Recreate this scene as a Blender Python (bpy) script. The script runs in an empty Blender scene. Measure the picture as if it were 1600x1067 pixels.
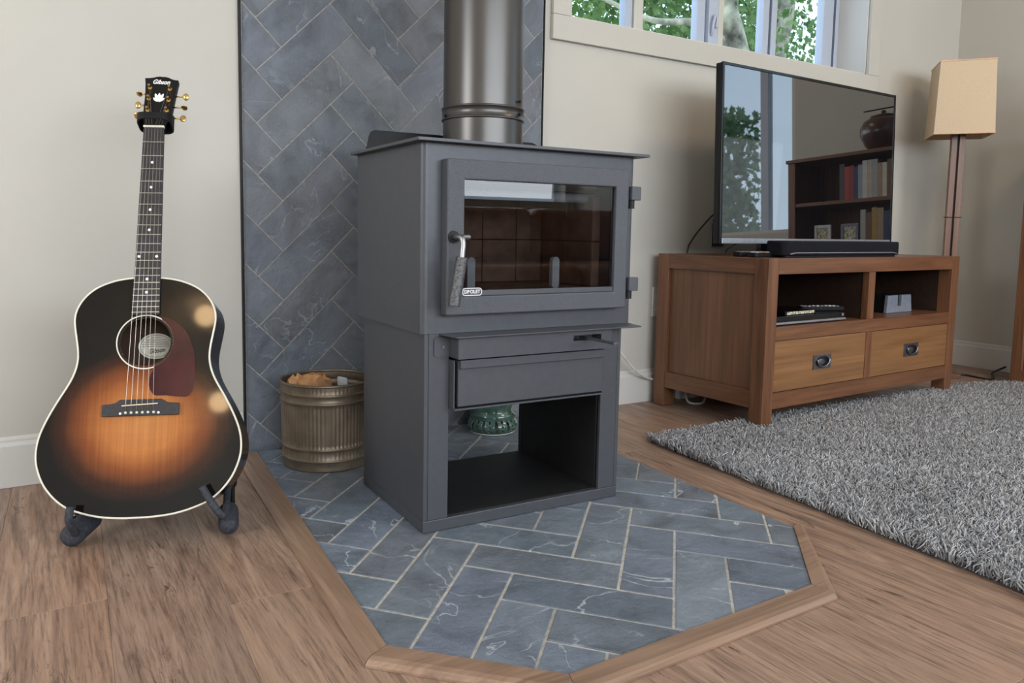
import bpy, bmesh, math, random
import numpy as np
from mathutils import Vector, Matrix
random.seed(7); rng = np.random.default_rng(7)
S = bpy.context.scene
COL = S.collection
PI = math.pi

# ------------------------------------------------------------------ camera, light, exposure
def cam_axes(yaw, pitch, roll):
    f = Vector((math.sin(yaw)*math.cos(pitch), math.cos(yaw)*math.cos(pitch), -math.sin(pitch)))
    r = Vector((math.cos(yaw), -math.sin(yaw), 0)); u = r.cross(f)
    return r*math.cos(roll)+u*math.sin(roll), -r*math.sin(roll)+u*math.cos(roll), f
r_, u_, f_ = cam_axes(0.54268, 0.09464, 0.01561)
cam = bpy.data.objects.new('camera', bpy.data.cameras.new('camera')); COL.objects.link(cam)
M = Matrix((r_, u_, -f_)).transposed().to_4x4(); M.translation = Vector((0, -2.28204, 0.68))
cam.matrix_world = M
cam.data.sensor_width = 36; cam.data.lens = 1194.1/1600*36
cam.data.shift_x = (800-764.709)/1600; cam.data.shift_y = -(533.5-472.285)/1600
cam.data.clip_start = .05; cam.data.clip_end = 200
S.camera = cam
S.view_settings.view_transform = 'Standard'; S.view_settings.look = 'None'
S.view_settings.exposure = -0.10; S.view_settings.gamma = 1.0; S.view_settings.use_curve_mapping = False

W = bpy.data.worlds.new('sky'); S.world = W; W.use_nodes = True
nt = W.node_tree; nt.nodes.clear()
wo = nt.nodes.new('ShaderNodeOutputWorld'); bg = nt.nodes.new('ShaderNodeBackground')
tc = nt.nodes.new('ShaderNodeTexCoord'); sp = nt.nodes.new('ShaderNodeSeparateXYZ'); rp = nt.nodes.new('ShaderNodeValToRGB')
nt.links.new(tc.outputs['Generated'], sp.inputs[0]); nt.links.new(sp.outputs['Z'], rp.inputs[0])
rp.color_ramp.elements[0].position = 0.0; rp.color_ramp.elements[0].color = (.66, .84, 1.0, 1)
rp.color_ramp.elements[1].position = 1.0; rp.color_ramp.elements[1].color = (.40, .62, .95, 1)
nt.links.new(rp.outputs[0], bg.inputs[0]); bg.inputs[1].default_value = 2.9
nt.links.new(bg.outputs[0], wo.inputs[0])

def area(name, loc, look, sx, sy, power, color):
    l = bpy.data.lights.new(name, 'AREA'); l.shape = 'RECTANGLE'; l.size = sx; l.size_y = sy; l.energy = power; l.color = color
    o = bpy.data.objects.new(name, l); COL.objects.link(o); o.location = loc
    o.rotation_euler = (Vector(look)-Vector(loc)).to_track_quat('-Z', 'Z').to_euler(); return o
area('rear_window_daylight', (1.3, -5.56, 1.68), (1.3, 0, 1.1), 5.5, 1.4, 200, (.93, .96, 1.0))
area('left_window_daylight', (-2.3, -1.4, 1.5), (.9, -1.1, .7), .8, 1.1, 40, (1.0, .97, .92))
area('warm_ceiling_fill', (2.9, -1.9, 2.585), (2.9, -1.9, 0), .9, .5, 20, (1.0, .76, .50))  # unseen fill light, added to warm and brighten the right of the room
for nm, lc, lk, sx, sy in (('right_window_portal', (4.46, -2.47, 1.46), (0, -2.47, 1.46), 2.0, 1.36), ('back_window_portal', (2.57, .24, 1.79), (2.57, -3, 1.79), 1.75, .70)):
    po = area(nm, lc, lk, sx, sy, 1, (1, 1, 1)); po.data.cycles.is_portal = True    # guides the sky light through the two glazed openings

# ------------------------------------------------------------------ materials
def new_mat(name):
    m = bpy.data.materials.new(name); m.use_nodes = True; t = m.node_tree; b = t.nodes['Principled BSDF']
    return m, t, b
def N(t, kind, **kw):
    n = t.nodes.new('ShaderNode'+kind)
    for k, v in kw.items():
        if k in n.inputs: n.inputs[k].default_value = v
        else: setattr(n, k, v)
    return n
def L(t, a, b): t.links.new(a, b)
def ramp(t, src, stops, interp='LINEAR'):
    r = t.nodes.new('ShaderNodeValToRGB'); cr = r.color_ramp; cr.interpolation = interp
    while len(cr.elements) < len(stops): cr.elements.new(.5)
    for e, (p, c) in zip(cr.elements, stops):
        e.position = p; e.color = (c, c, c, 1) if isinstance(c, (int, float)) else tuple(c)+(1,)
    L(t, src, r.inputs[0]); return r.outputs[0]
def coords(t, scale=(1, 1, 1), rand=0.0, rot=(0, 0, 0), kind='Object'):
    tc = N(t, 'TexCoord'); mp = N(t, 'Mapping'); mp.inputs['Scale'].default_value = scale; mp.inputs['Rotation'].default_value = rot
    src = tc.outputs[kind]
    if rand:
        oi = N(t, 'ObjectInfo'); vm = N(t, 'VectorMath', operation='SCALE'); vm.inputs[0].default_value = (rand, rand*.73, rand*1.31)
        L(t, oi.outputs['Random'], vm.inputs['Scale']); ad = N(t, 'VectorMath', operation='ADD')
        L(t, src, ad.inputs[0]); L(t, vm.outputs[0], ad.inputs[1]); src = ad.outputs[0]
    L(t, src, mp.inputs[0]); return mp.outputs[0]
def noise(t, vec, scale, detail=4, rough=.55, dist=0):
    n = N(t, 'TexNoise'); n.inputs['Scale'].default_value = scale; n.inputs['Detail'].default_value = detail
    n.inputs['Roughness'].default_value = rough; n.inputs['Distortion'].default_value = dist
    L(t, vec, n.inputs['Vector']); return n.outputs['Fac']
def mixc(t, fac, a, b, mode='MIX'):
    m = N(t, 'Mix', data_type='RGBA', blend_type=mode)
    if isinstance(fac, (int, float)): m.inputs[0].default_value = fac
    else: L(t, fac, m.inputs[0])
    for i, v in ((6, a), (7, b)):
        if isinstance(v, tuple): m.inputs[i].default_value = v+(1,)
        else: L(t, v, m.inputs[i])
    return m.outputs[2]
def bump(t, b, h, strength=.3, dist=.01, normal=None):
    n = N(t, 'Bump'); n.inputs['Strength'].default_value = strength; n.inputs['Distance'].default_value = dist
    L(t, h, n.inputs['Height'])
    if normal is not None: L(t, normal, n.inputs['Normal'])
    if b is not None: L(t, n.outputs[0], b.inputs['Normal'])
    return n.outputs[0]

def plain(name, col, rough=.5, metal=0, spec=.5, var=.06, scale=40, bmp=.05, coat=0):
    """base colour with a faint procedural mottling and fine relief"""
    m, t, b = new_mat(name)
    v = coords(t); n = noise(t, v, scale, 3)
    dark = tuple(c*(1-var*2) for c in col); lite = tuple(min(1, c*(1+var*2)) for c in col)
    L(t, ramp(t, n, [(.3, dark), (.7, lite)]), b.inputs['Base Color'])
    b.inputs['Roughness'].default_value = rough; b.inputs['Metallic'].default_value = metal
    b.inputs['Specular IOR Level'].default_value = spec; b.inputs['Coat Weight'].default_value = coat
    if bmp: bump(t, b, noise(t, v, scale*6, 2), bmp, .002)
    return m

def mat_slate(name, tint, vein, vein_amt, rough=.55):
    m, t, b = new_mat(name); v = coords(t, rand=37)
    oi = N(t, 'ObjectInfo')
    base = ramp(t, noise(t, v, 7, 6, .6, .8), [(.25, tuple(c*.55 for c in tint)), (.5, tint), (.78, tuple(c*1.4 for c in tint))])
    hue = ramp(t, oi.outputs['Random'], [(0, (.78, .82, .87)), (.25, (1.04, 1.0, .98)), (.5, (.92, .97, .98)), (.75, (1.0, 1.0, 1.07)), (1, (1.16, 1.15, 1.12))])
    c1 = mixc(t, 1.0, base, hue, 'MULTIPLY')
    lay = noise(t, v, 2.4, 7, .50, .9)                      # cleft layers
    mul = N(t, 'Math', operation='MULTIPLY'); mul.inputs[1].default_value = 9.0; L(t, lay, mul.inputs[0])
    fr = N(t, 'Math', operation='FRACT'); L(t, mul.outputs[0], fr.inputs[0])
    edge = ramp(t, fr.outputs[0], [(0, .0), (.035, 0), (.90, 0), (.95, 1), (.985, 0)])
    mask = ramp(t, noise(t, v, 6.5, 3), [(.47, 0), (.60, 1)])
    vm = N(t, 'Math', operation='MULTIPLY'); L(t, edge, vm.inputs[0]); L(t, mask, vm.inputs[1])
    vm2 = N(t, 'Math', operation='MULTIPLY'); vm2.inputs[1].default_value = vein_amt; L(t, vm.outputs[0], vm2.inputs[0])
    c2 = mixc(t, vm2.outputs[0], c1, vein)
    sc = ramp(t, noise(t, coords(t, (1, 1, 1), 11), 60, 5, .75), [(.58, 0), (.8, .22)])
    c3 = mixc(t, sc, c2, vein)
    L(t, c3, b.inputs['Base Color'])
    L(t, ramp(t, noise(t, v, 14, 4), [(.3, rough-.12), (.7, rough+.12)]), b.inputs['Roughness'])
    sn = N(t, 'Math', operation='SNAP'); sn.inputs[1].default_value = .111; L(t, lay, sn.inputs[0])
    n1 = bump(t, None, sn.outputs[0], .9, .020)
    bump(t, b, noise(t, v, 17, 9, .70), .8, .012, n1)
    return m

def mat_wood(name, axis, light, mid, dark, rough=.35, grain=1.0, rand=13, spec=.5, bm=.08):
    m, t, b = new_mat(name); s = [26*grain]*3; s[axis] = 1.6*grain
    v = coords(t, tuple(s), rand)
    n1 = noise(t, v, 1.0, 6, .6, 1.2)
    s2 = [5*grain]*3; s2[axis] = .9*grain
    n2 = noise(t, coords(t, tuple(s2), rand*.6), 1.0, 3, .5, .6)
    c1 = ramp(t, n1, [(.25, dark), (.5, mid), (.75, light)])
    c2 = mixc(t, ramp(t, n2, [(.3, .0), (.75, .55)]), c1, mid)
    s3 = [150*grain]*3; s3[axis] = 5*grain
    fine = ramp(t, noise(t, coords(t, tuple(s3), rand), 1.0, 3), [(.3, .78), (.6, 1.08)])
    c3 = mixc(t, 1.0, c2, fine, 'MULTIPLY')
    L(t, c3, b.inputs['Base Color']); b.inputs['Roughness'].default_value = rough; b.inputs['Specular IOR Level'].default_value = spec
    bump(t, b, n1, bm, .002); return m

def mat_floor(name):
    m, t, b = new_mat(name)
    v = coords(t, (14, 1.35, 1), 29)
    n1 = noise(t, v, 1.0, 7, .66, 2.6)
    tone = ramp(t, noise(t, coords(t, (3.2, .8, 1), 29), 1.0, 3, .5, .8), [(.3, 0), (.7, 1)])
    a = ramp(t, n1, [(.25, (.095, .056, .038)), (.40, (.205, .128, .090)), (.56, (.325, .217, .154)), (.74, (.45, .33, .245))])
    tfac = N(t, 'Math', operation='MULTIPLY'); tfac.inputs[1].default_value = .70; L(t, tone, tfac.inputs[0])
    a2 = mixc(t, tfac.outputs[0], a, (.305, .205, .148))
    fine = ramp(t, noise(t, coords(t, (150, 7, 1), 29), 1.0, 4, .75), [(.36, .58), (.50, 1.0), (.72, 1.16)])
    a3 = mixc(t, 1.0, a2, fine, 'MULTIPLY')
    cr = ramp(t, noise(t, coords(t, (26, 3.6, 1), 29), 1.0, 6, .72, 3.2), [(.56, 0), (.64, .85)])     # dark cracks and knots
    cm = ramp(t, noise(t, coords(t, (6, 2.6, 1), 17), 1.0, 2), [(.50, 0), (.62, 1)])
    mm = N(t, 'Math', operation='MULTIPLY'); L(t, cr, mm.inputs[0]); L(t, cm, mm.inputs[1])
    a4 = mixc(t, mm.outputs[0], a3, (.055, .032, .022))
    oi = N(t, 'ObjectInfo'); hue = ramp(t, oi.outputs['Random'], [(0, (.86, .88, .92)), (.35, (1.08, 1.0, .95)), (.7, (.98, .96, .94)), (1, (1.12, 1.1, 1.06))])
    L(t, mixc(t, 1.0, a4, hue, 'MULTIPLY'), b.inputs['Base Color'])
    L(t, ramp(t, n1, [(.3, .50), (.7, .36)]), b.inputs['Roughness'])
    bump(t, b, noise(t, coords(t, (140, 4, 1), 29), 1.0, 4, .7), .22, .0012)
    return m

def mat_glass(name, tint=(1, 1, 1), ior=1.5, rough=0.0):
    m = bpy.data.materials.new(name); m.use_nodes = True; t = m.node_tree; t.nodes.clear()
    o = N(t, 'OutputMaterial'); mx = N(t, 'MixShader'); tr = N(t, 'BsdfTransparent'); gl = N(t, 'BsdfGlossy'); fr = N(t, 'Fresnel')
    tr.inputs[0].default_value = tint+(1,); gl.inputs['Roughness'].default_value = rough; fr.inputs['IOR'].default_value = ior
    ge = N(t, 'NewGeometry'); inv = N(t, 'Math', operation='SUBTRACT'); inv.inputs[0].default_value = 1; L(t, ge.outputs['Backfacing'], inv.inputs[1])
    mu = N(t, 'Math', operation='MULTIPLY'); L(t, fr.outputs[0], mu.inputs[0]); L(t, inv.outputs[0], mu.inputs[1])
    L(t, mu.outputs[0], mx.inputs[0]); L(t, tr.outputs[0], mx.inputs[1]); L(t, gl.outputs[0], mx.inputs[2]); L(t, mx.outputs[0], o.inputs[0])
    return m

paint = plain('wall_paint', (.49, .466, .415), .6, var=.012, scale=3, bmp=.12, spec=.3)
white_trim = plain('trim_paint', (.56, .545, .51), .4, var=.01, scale=5, bmp=0)
ceil_paint = plain('ceiling_paint', (.78, .77, .74), .8, var=.01, scale=4, bmp=0)
slate_floor = mat_slate('slate_floor', (.150, .178, .212), (.50, .53, .57), .9, .46)
slate_wall = mat_slate('slate_wall', (.128, .142, .162), (.34, .37, .40), .6, .55)
grout = plain('grout', (.40, .38, .34), .9, var=.12, scale=90, bmp=.3)
oak = mat_floor('oak_planks')
oak_trim = mat_wood('oak_trim', 1, (.35, .235, .160), (.27, .172, .115), (.18, .11, .072), .38, .9)
oak_trim_x = mat_wood('oak_trim_x', 0, (.35, .235, .160), (.27, .172, .115), (.18, .11, .072), .38, .9)
gap_dark = plain('plank_joint_gap', (.22, .17, .13), .8, bmp=0)  # brown subfloor colour that shows in the plank joints
CW = ((.225, .102, .050), (.155, .066, .031), (.080, .032, .016))
wood_x = mat_wood('cherry_x', 0, *CW, rough=.33); wood_y = mat_wood('cherry_y', 1, *CW, rough=.33); wood_z = mat_wood('cherry_z', 2, *CW, rough=.33)
inner_shade = mat_wood('cherry_inner_shade', 0, (.040, .020, .012), (.026, .013, .008), (.015, .008, .005), .5)  # cherry darkened so the shade inside the cabinet is painted into its colour
panel_wood = mat_wood('cherry_panel', 2, (.225, .105, .053), (.170, .076, .038), (.105, .046, .023), .38, .5)
drawer_wood = mat_wood('cherry_drawer', 0, (.30, .150, .064), (.225, .108, .043), (.13, .058, .023), .33, .55)
steel = plain('stove_steel', (.066, .070, .080), .45, .3, var=.03, scale=60, bmp=.05)
steel_cast = plain('cast_door', (.078, .084, .096), .5, .3, var=.10, scale=420, bmp=.35)
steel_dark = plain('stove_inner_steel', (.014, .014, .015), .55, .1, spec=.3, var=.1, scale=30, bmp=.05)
pipe_mat = plain('flue_pipe_steel', (.085, .080, .076), .33, .8, var=.02, scale=8, bmp=0)
chrome = plain('worn_chrome', (.30, .30, .31), .36, 1.0, var=.05, bmp=.03)
spring_mat = plain('grip_metal', (.13, .13, .135), .4, .8, var=.2, scale=200, bmp=.3)
pewter = plain('pewter', (.22, .22, .24), .32, .9, var=.12, scale=120, bmp=.05)
firebrick = plain('firebrick', (.22, .125, .085), .9, var=.18, scale=22, bmp=.4)
ceramic_w = plain('andiron_grey', (.50, .50, .49), .6, var=.05)
logo_mat = plain('logo_silver', (.62, .62, .62), .4, .2, var=.02, bmp=0)
black_gloss = plain('black_gloss_plastic', (.004, .004, .005), .14, spec=.3, bmp=0)
black_matt = plain('black_matt_plastic', (.007, .007, .008), .5, spec=.2, var=.1)
black_cloth = plain('speaker_cloth', (.010, .010, .013), .9, spec=.15, var=.3, scale=500, bmp=.4)
foam = plain('black_foam', (.030, .033, .042), .75, var=.25, scale=160, bmp=.35)
silver = plain('silver_plastic', (.35, .36, .40), .3, .6, bmp=0)
grey_plastic = plain('grey_plastic', (.18, .20, .24), .45)
cord_black = plain('black_rubber', (.012, .012, .012), .5, bmp=0)
cord_cream = plain('cream_cable', (.55, .54, .50), .5, bmp=0)
white_plastic = plain('white_plastic', (.66, .66, .66), .4, bmp=0)
vinyl = plain('window_vinyl', (.40, .44, .52), .35, var=.01, bmp=0)
vinyl_beige = plain('window_stop_beige', (.50, .48, .42), .5, var=.01, bmp=0)
dark_seal = plain('window_seal', (.06, .08, .12), .5, bmp=0)
glass = mat_glass('window_glass')
stove_glass = mat_glass('stove_glass', (.62, .64, .66), 1.6)
ivory = plain('ivory_binding', (.70, .66, .55), .35, var=.03, bmp=0)
pearl = plain('pearl_inlay', (.80, .80, .78), .25, var=.08, scale=300, bmp=0)
gold = plain('gold_tuner', (.55, .36, .14), .25, 1.0, var=.05, bmp=0)
rosewood = plain('rosewood', (.016, .014, .016), .48, var=.25, scale=120)
fret_metal = plain('nickel', (.55, .54, .50), .28, 1.0, bmp=0)
string_metal = plain('bronze_string', (.50, .45, .38), .3, .9, bmp=0)
head_black = plain('headstock_lacquer', (.003, .003, .0035), .12, spec=.3, bmp=0)
bone = plain('bone', (.62, .50, .32), .4, bmp=0)
paper_label = plain('label_paper', (.80, .76, .62), .7, bmp=0)
ink = plain('label_ink', (.03, .03, .035), .7, bmp=0)
side_wood = plain('guitar_side_lacquer', (.010, .006, .005), .12, spec=.35, var=.2, bmp=0)
inner_wood = plain('guitar_inside_wood', (.05, .022, .011), .7, var=.15, scale=20)
bronze = plain('bin_bronze', (.20, .158, .112), .44, .55, var=.10, scale=26, bmp=.12)
kraft = plain('kraft_paper', (.50, .26, .11), .8, var=.15, scale=14, bmp=.2)
white_paper = plain('white_paper', (.68, .72, .76), .7, bmp=0)
celadon = plain('green_glaze', (.055, .105, .085), .14, var=.25, scale=26, bmp=.05, coat=.5)
shade_cloth = plain('lampshade_cloth', (.56, .43, .29), .75, var=.02, scale=150, bmp=.1)
shade_trim = plain('lampshade_trim', (.62, .40, .25), .6, bmp=0)
leather = plain('brown_leather', (.26, .10, .05), .4, var=.12, scale=8, bmp=.1)
jar_glaze = plain('brown_jar_glaze', (.10, .05, .03), .25, var=.4, scale=6, bmp=.05)
bark = plain('pale_bark', (.30, .27, .19), .9, var=.48, scale=5, bmp=.6)

def mat_leaf(name, c1, c2):
    m, t, b = new_mat(name); t.nodes.remove(b); g = N(t, 'NewGeometry')
    c = ramp(t, g.outputs['Random Per Island'], [(0, c1), (1, c2)])
    d = N(t, 'BsdfDiffuse'); tr = N(t, 'BsdfTranslucent'); mx = N(t, 'MixShader'); mx.inputs[0].default_value = .5
    L(t, c, d.inputs[0]); L(t, c, tr.inputs[0]); L(t, d.outputs[0], mx.inputs[1]); L(t, tr.outputs[0], mx.inputs[2])
    L(t, mx.outputs[0], t.nodes['Material Output'].inputs[0]); return m
leaf_mat = mat_leaf('maple_leaf', (.06, .16, .035), (.30, .42, .17))
leaf_dark = mat_leaf('far_leaf', (.08, .18, .07), (.30, .44, .20))
leaf_lime = mat_leaf('lime_leaf', (.11, .24, .04), (.46, .58, .22))

def mat_screen():
    m, t, b = new_mat('tv_screen'); v = coords(t)
    L(t, ramp(t, noise(t, v, 3, 2), [(0, (.004, .004, .005)), (1, (.006, .006, .007))]), b.inputs['Base Color'])
    b.inputs['Roughness'].default_value = .015; b.inputs['IOR'].default_value = 2.5
    return m
screen_mat = mat_screen()

def mat_rug():
    m, t, b = new_mat('rug_yarn'); g = N(t, 'NewGeometry')
    c = ramp(t, g.outputs['Random Per Island'], [(0, (.14, .143, .15)), (.5, (.315, .318, .33)), (1, (.57, .575, .59))])
    mac = ramp(t, noise(t, coords(t), 3.2, 3), [(.3, .85), (.7, 1.12)])
    L(t, mixc(t, 1.0, c, mac, 'MULTIPLY'), b.inputs['Base Color'])
    b.inputs['Roughness'].default_value = .75; b.inputs['Specular IOR Level'].default_value = .25
    b.inputs['Sheen Weight'].default_value = .25
    return m
rug_mat = mat_rug()
rug_base_mat = plain('rug_backing', (.05, .05, .053), .95, var=.2, scale=60)

def mat_burst():
    """tobacco sunburst lacquer: amber centre, red-brown, near black rim, fine spruce grain"""
    m, t, b = new_mat('sunburst_top'); tcn = N(t, 'TexCoord'); mp = N(t, 'Mapping')
    mp.inputs['Location'].default_value = (0, 0, -.195*6.1); mp.inputs['Scale'].default_value = (5.3, 0, 6.1)
    L(t, tcn.outputs['Object'], mp.inputs[0]); ln = N(t, 'VectorMath', operation='LENGTH'); L(t, mp.outputs[0], ln.inputs[0])
    w = N(t, 'Math', operation='ADD'); L(t, ln.outputs['Value'], w.inputs[0])
    nz = N(t, 'Math', operation='MULTIPLY_ADD'); nz.inputs[1].default_value = .14; nz.inputs[2].default_value = -.07
    L(t, noise(t, coords(t), 9, 2), nz.inputs[0]); L(t, nz.outputs[0], w.inputs[1])
    c = ramp(t, w.outputs[0], [(.0, (.46, .185, .055)), (.40, (.40, .140, .036)), (.62, (.20, .056, .015)), (.82, (.040, .013, .006)), (1.0, (.005, .004, .0035))])
    gr = ramp(t, noise(t, coords(t, (260, 1, 3)), 1.0, 2), [(.3, .86), (.7, 1.1)])
    gr2 = ramp(t, noise(t, coords(t, (6, 1, 60)), 1.0, 3), [(.3, .95), (.7, 1.05)])
    L(t, mixc(t, 1.0, mixc(t, 1.0, c, gr, 'MULTIPLY'), gr2, 'MULTIPLY'), b.inputs['Base Color'])
    b.inputs['Roughness'].default_value = .05; b.inputs['Specular IOR Level'].default_value = .42
    return m
burst = mat_burst()
guard_mat = plain('tortoise_guard', (.040, .008, .010), .10, spec=.4, var=.3, scale=9, bmp=0)

# ------------------------------------------------------------------ mesh helpers
def link(o, parent=None):
    COL.objects.link(o)
    if parent is not None: o.parent = parent
    return o
def obj(name, bm, mat, parent=None, bevel=0, smooth=False, seg=2, subsurf=0):
    me = bpy.data.meshes.new(name); bmesh.ops.recalc_face_normals(bm, faces=bm.faces); bm.to_mesh(me); bm.free()
    if smooth:
        for p in me.polygons: p.use_smooth = True
    me.materials.append(mat); o = link(bpy.data.objects.new(name, me), parent)
    if bevel:
        md = o.modifiers.new('bevel', 'BEVEL'); md.width = bevel; md.segments = seg; md.limit_method = 'ANGLE'; md.angle_limit = .6
    if subsurf:
        md = o.modifiers.new('sub', 'SUBSURF'); md.levels = subsurf; md.render_levels = subsurf
    return o
def thing(name, label, cat, loc=(0, 0, 0), rotz=0, group=None):
    o = bpy.data.objects.new(name, None); link(o); o.empty_display_size = .05
    o.location = loc; o.rotation_euler = (0, 0, rotz); o['label'] = label; o['category'] = cat
    if group: o['group'] = group
    return o
def tag(o, label, cat, group=None):
    o['label'] = label; o['category'] = cat
    if group: o['group'] = group
    return o
def struct(o, label=None):
    o['kind'] = 'structure'
    if label: o['label'] = label
    return o
def box(bm, x0, x1, y0, y1, z0, z1, M=None):
    vs = [bm.verts.new((x, y, z)) for z in (z0, z1) for y in (y0, y1) for x in (x0, x1)]
    if M is not None:
        for v in vs: v.co = M @ v.co
    for f in ((0, 2, 3, 1), (4, 5, 7, 6), (0, 1, 5, 4), (2, 6, 7, 3), (0, 4, 6, 2), (1, 3, 7, 5)): bm.faces.new([vs[i] for i in f])
    return bm
def B(*a, M=None): return box(bmesh.new(), *a, M=M)
def prism(bm, pts, axis, a, b):
    """extrude a 2-D outline along an axis; axis 'z': pts=(x,y), 'y': pts=(x,z), 'x': pts=(y,z)"""
    def P(p, h): return (p[0], p[1], h) if axis == 'z' else (p[0], h, p[1]) if axis == 'y' else (h, p[0], p[1])
    A = [bm.verts.new(P(p, a)) for p in pts]; C = [bm.verts.new(P(p, b)) for p in pts]; n = len(pts)
    bm.faces.new(A); bm.faces.new(C[::-1])
    for i in range(n): bm.faces.new((A[i], C[i], C[(i+1) % n], A[(i+1) % n]))
    return bm
def lathe(bm, prof, n=48, center=(0, 0, 0), close=True):
    rings = []
    for r, z in prof: rings.append([bm.verts.new((center[0]+r*math.cos(2*PI*i/n), center[1]+r*math.sin(2*PI*i/n), center[2]+z)) for i in range(n)])
    for a, b in zip(rings, rings[1:]):
        for i in range(n): bm.faces.new((a[i], a[(i+1) % n], b[(i+1) % n], b[i]))
    if close:
        bm.faces.new(rings[0][::-1]); bm.faces.new(rings[-1])
    return bm
def tube(bm, pts, r, n=8, cap=True, closed=False):
    pts = [Vector(p) for p in pts]; m = len(pts); rs = r if isinstance(r, (list, tuple)) else [r]*m
    up = None; rings = []
    for i, p in enumerate(pts):
        a = pts[(i-1) % m] if (closed or i > 0) else p; b = pts[(i+1) % m] if (closed or i < m-1) else p
        d = (b-a).normalized()
        if up is None: up = Vector((0, 0, 1)) if abs(d.z) < .9 else Vector((1, 0, 0))
        s = d.cross(up).normalized(); up = s.cross(d).normalized()
        rings.append([bm.verts.new(p+s*rs[i]*math.cos(2*PI*k/n)+up*rs[i]*math.sin(2*PI*k/n)) for k in range(n)])
    pairs = list(zip(rings, rings[1:]))+([(rings[-1], rings[0])] if closed else [])
    for a, b in pairs:
        for k in range(n): bm.faces.new((a[k], a[(k+1) % n], b[(k+1) % n], b[k]))
    if cap and not closed: bm.faces.new(rings[0][::-1]); bm.faces.new(rings[-1])
    return bm
def smooth_path(pts, n=8):
    P = [Vector(p) for p in pts]; P = [P[0]*2-P[1]]+P+[P[-1]*2-P[-2]]; out = []
    for i in range(1, len(P)-2):
        p0, p1, p2, p3 = P[i-1:i+3]
        for k in range(n):
            t = k/n
            out.append(.5*((2*p1)+(p2-p0)*t+(2*p0-5*p1+4*p2-p3)*t*t+(3*p1-p0-3*p2+p3)*t**3))
    return out+[P[-2]]
def rrect(x0, x1, z0, z1, r, n=5):
    out = []
    for cx, cz, a in ((x1-r, z1-r, 0), (x0+r, z1-r, 90), (x0+r, z0+r, 180), (x1-r, z0+r, 270)):
        for k in range(n+1):
            t = math.radians(a+90*k/n); out.append((cx+r*math.cos(t), cz+r*math.sin(t)))
    return out
def ring_prism(bm, outer, inner, axis, a, b):
    """plate with a hole; outer and inner have the same number of points"""
    def P(p, h): return (p[0], p[1], h) if axis == 'z' else (p[0], h, p[1])
    V = [[bm.verts.new(P(p, h)) for p in pts] for h in (a, b) for pts in (outer, inner)]
    n = len(outer)
    for i in range(n):
        j = (i+1) % n
        bm.faces.new((V[0][i], V[0][j], V[1][j], V[1][i])); bm.faces.new((V[2][i], V[3][i], V[3][j], V[2][j]))
        bm.faces.new((V[0][i], V[2][i], V[2][j], V[0][j])); bm.faces.new((V[1][i], V[1][j], V[3][j], V[3][i]))
    return bm
def text(name, s, size, mat, parent, M, extrude=.0004, shear=0, bold=0, width=None):
    cu = bpy.data.curves.new(name, 'FONT'); cu.body = s; cu.size = size; cu.extrude = extrude; cu.align_x = 'CENTER'; cu.align_y = 'CENTER'
    cu.shear = shear; cu.offset = bold
    o = bpy.data.objects.new(name, cu); COL.objects.link(o); dg = bpy.context.evaluated_depsgraph_get()
    me = bpy.data.meshes.new_from_object(o.evaluated_get(dg)); bpy.data.objects.remove(o)
    if width:
        xs = [v.co.x for v in me.vertices]; k = width/(max(xs)-min(xs)); 
        for v in me.vertices: v.co.x *= k
    me.transform(M); me.materials.clear(); me.materials.append(mat); me.name = name
    return link(bpy.data.objects.new(name, me), parent)
def clip(poly, hp):
    """Sutherland-Hodgman: keep the left side of each edge of the convex CCW polygon hp"""
    for i in range(len(hp)):
        a = hp[i]; b = hp[(i+1) % len(hp)]; out = []
        if not poly: return []
        def side(p): return (b[0]-a[0])*(p[1]-a[1])-(b[1]-a[1])*(p[0]-a[0])
        for k in range(len(poly)):
            p = poly[k]; q = poly[(k+1) % len(poly)]; sp_, sq = side(p), side(q)
            if sp_ >= 0: out.append(p)
            if sp_*sq < 0:
                t = sp_/(sp_-sq); out.append((p[0]+(q[0]-p[0])*t, p[1]+(q[1]-p[1])*t))
        poly = out
    return poly
def parea(p): return .5*abs(sum(p[i][0]*p[(i+1) % len(p)][1]-p[(i+1) % len(p)][0]*p[i][1] for i in range(len(p))))
def herringbone(O, A, Bv, Wd, Ln, gap, region, rangek, rangem):
    """quads of a herringbone field: A, Bv are the unit directions of the lattice in the plane"""
    g = gap/2; out = []
    for k in range(*rangek):
        for m in range(*rangem):
            for (a0, b0, la, lb) in ((0, 0, Ln, Wd), (0, Wd, Wd, Ln)):
                a = a0+k*Wd+m*Ln; b = b0+k*Wd-m*Ln
                q = [(a+g, b+g), (a+la-g, b+g), (a+la-g, b+lb-g), (a+g, b+lb-g)]
                p = [(O[0]+x*A[0]+y*Bv[0], O[1]+x*A[1]+y*Bv[1]) for x, y in q]
                p = clip(p, region)
                if len(p) >= 3 and parea(p) > 2e-4: out.append(p)
    return out

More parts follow.
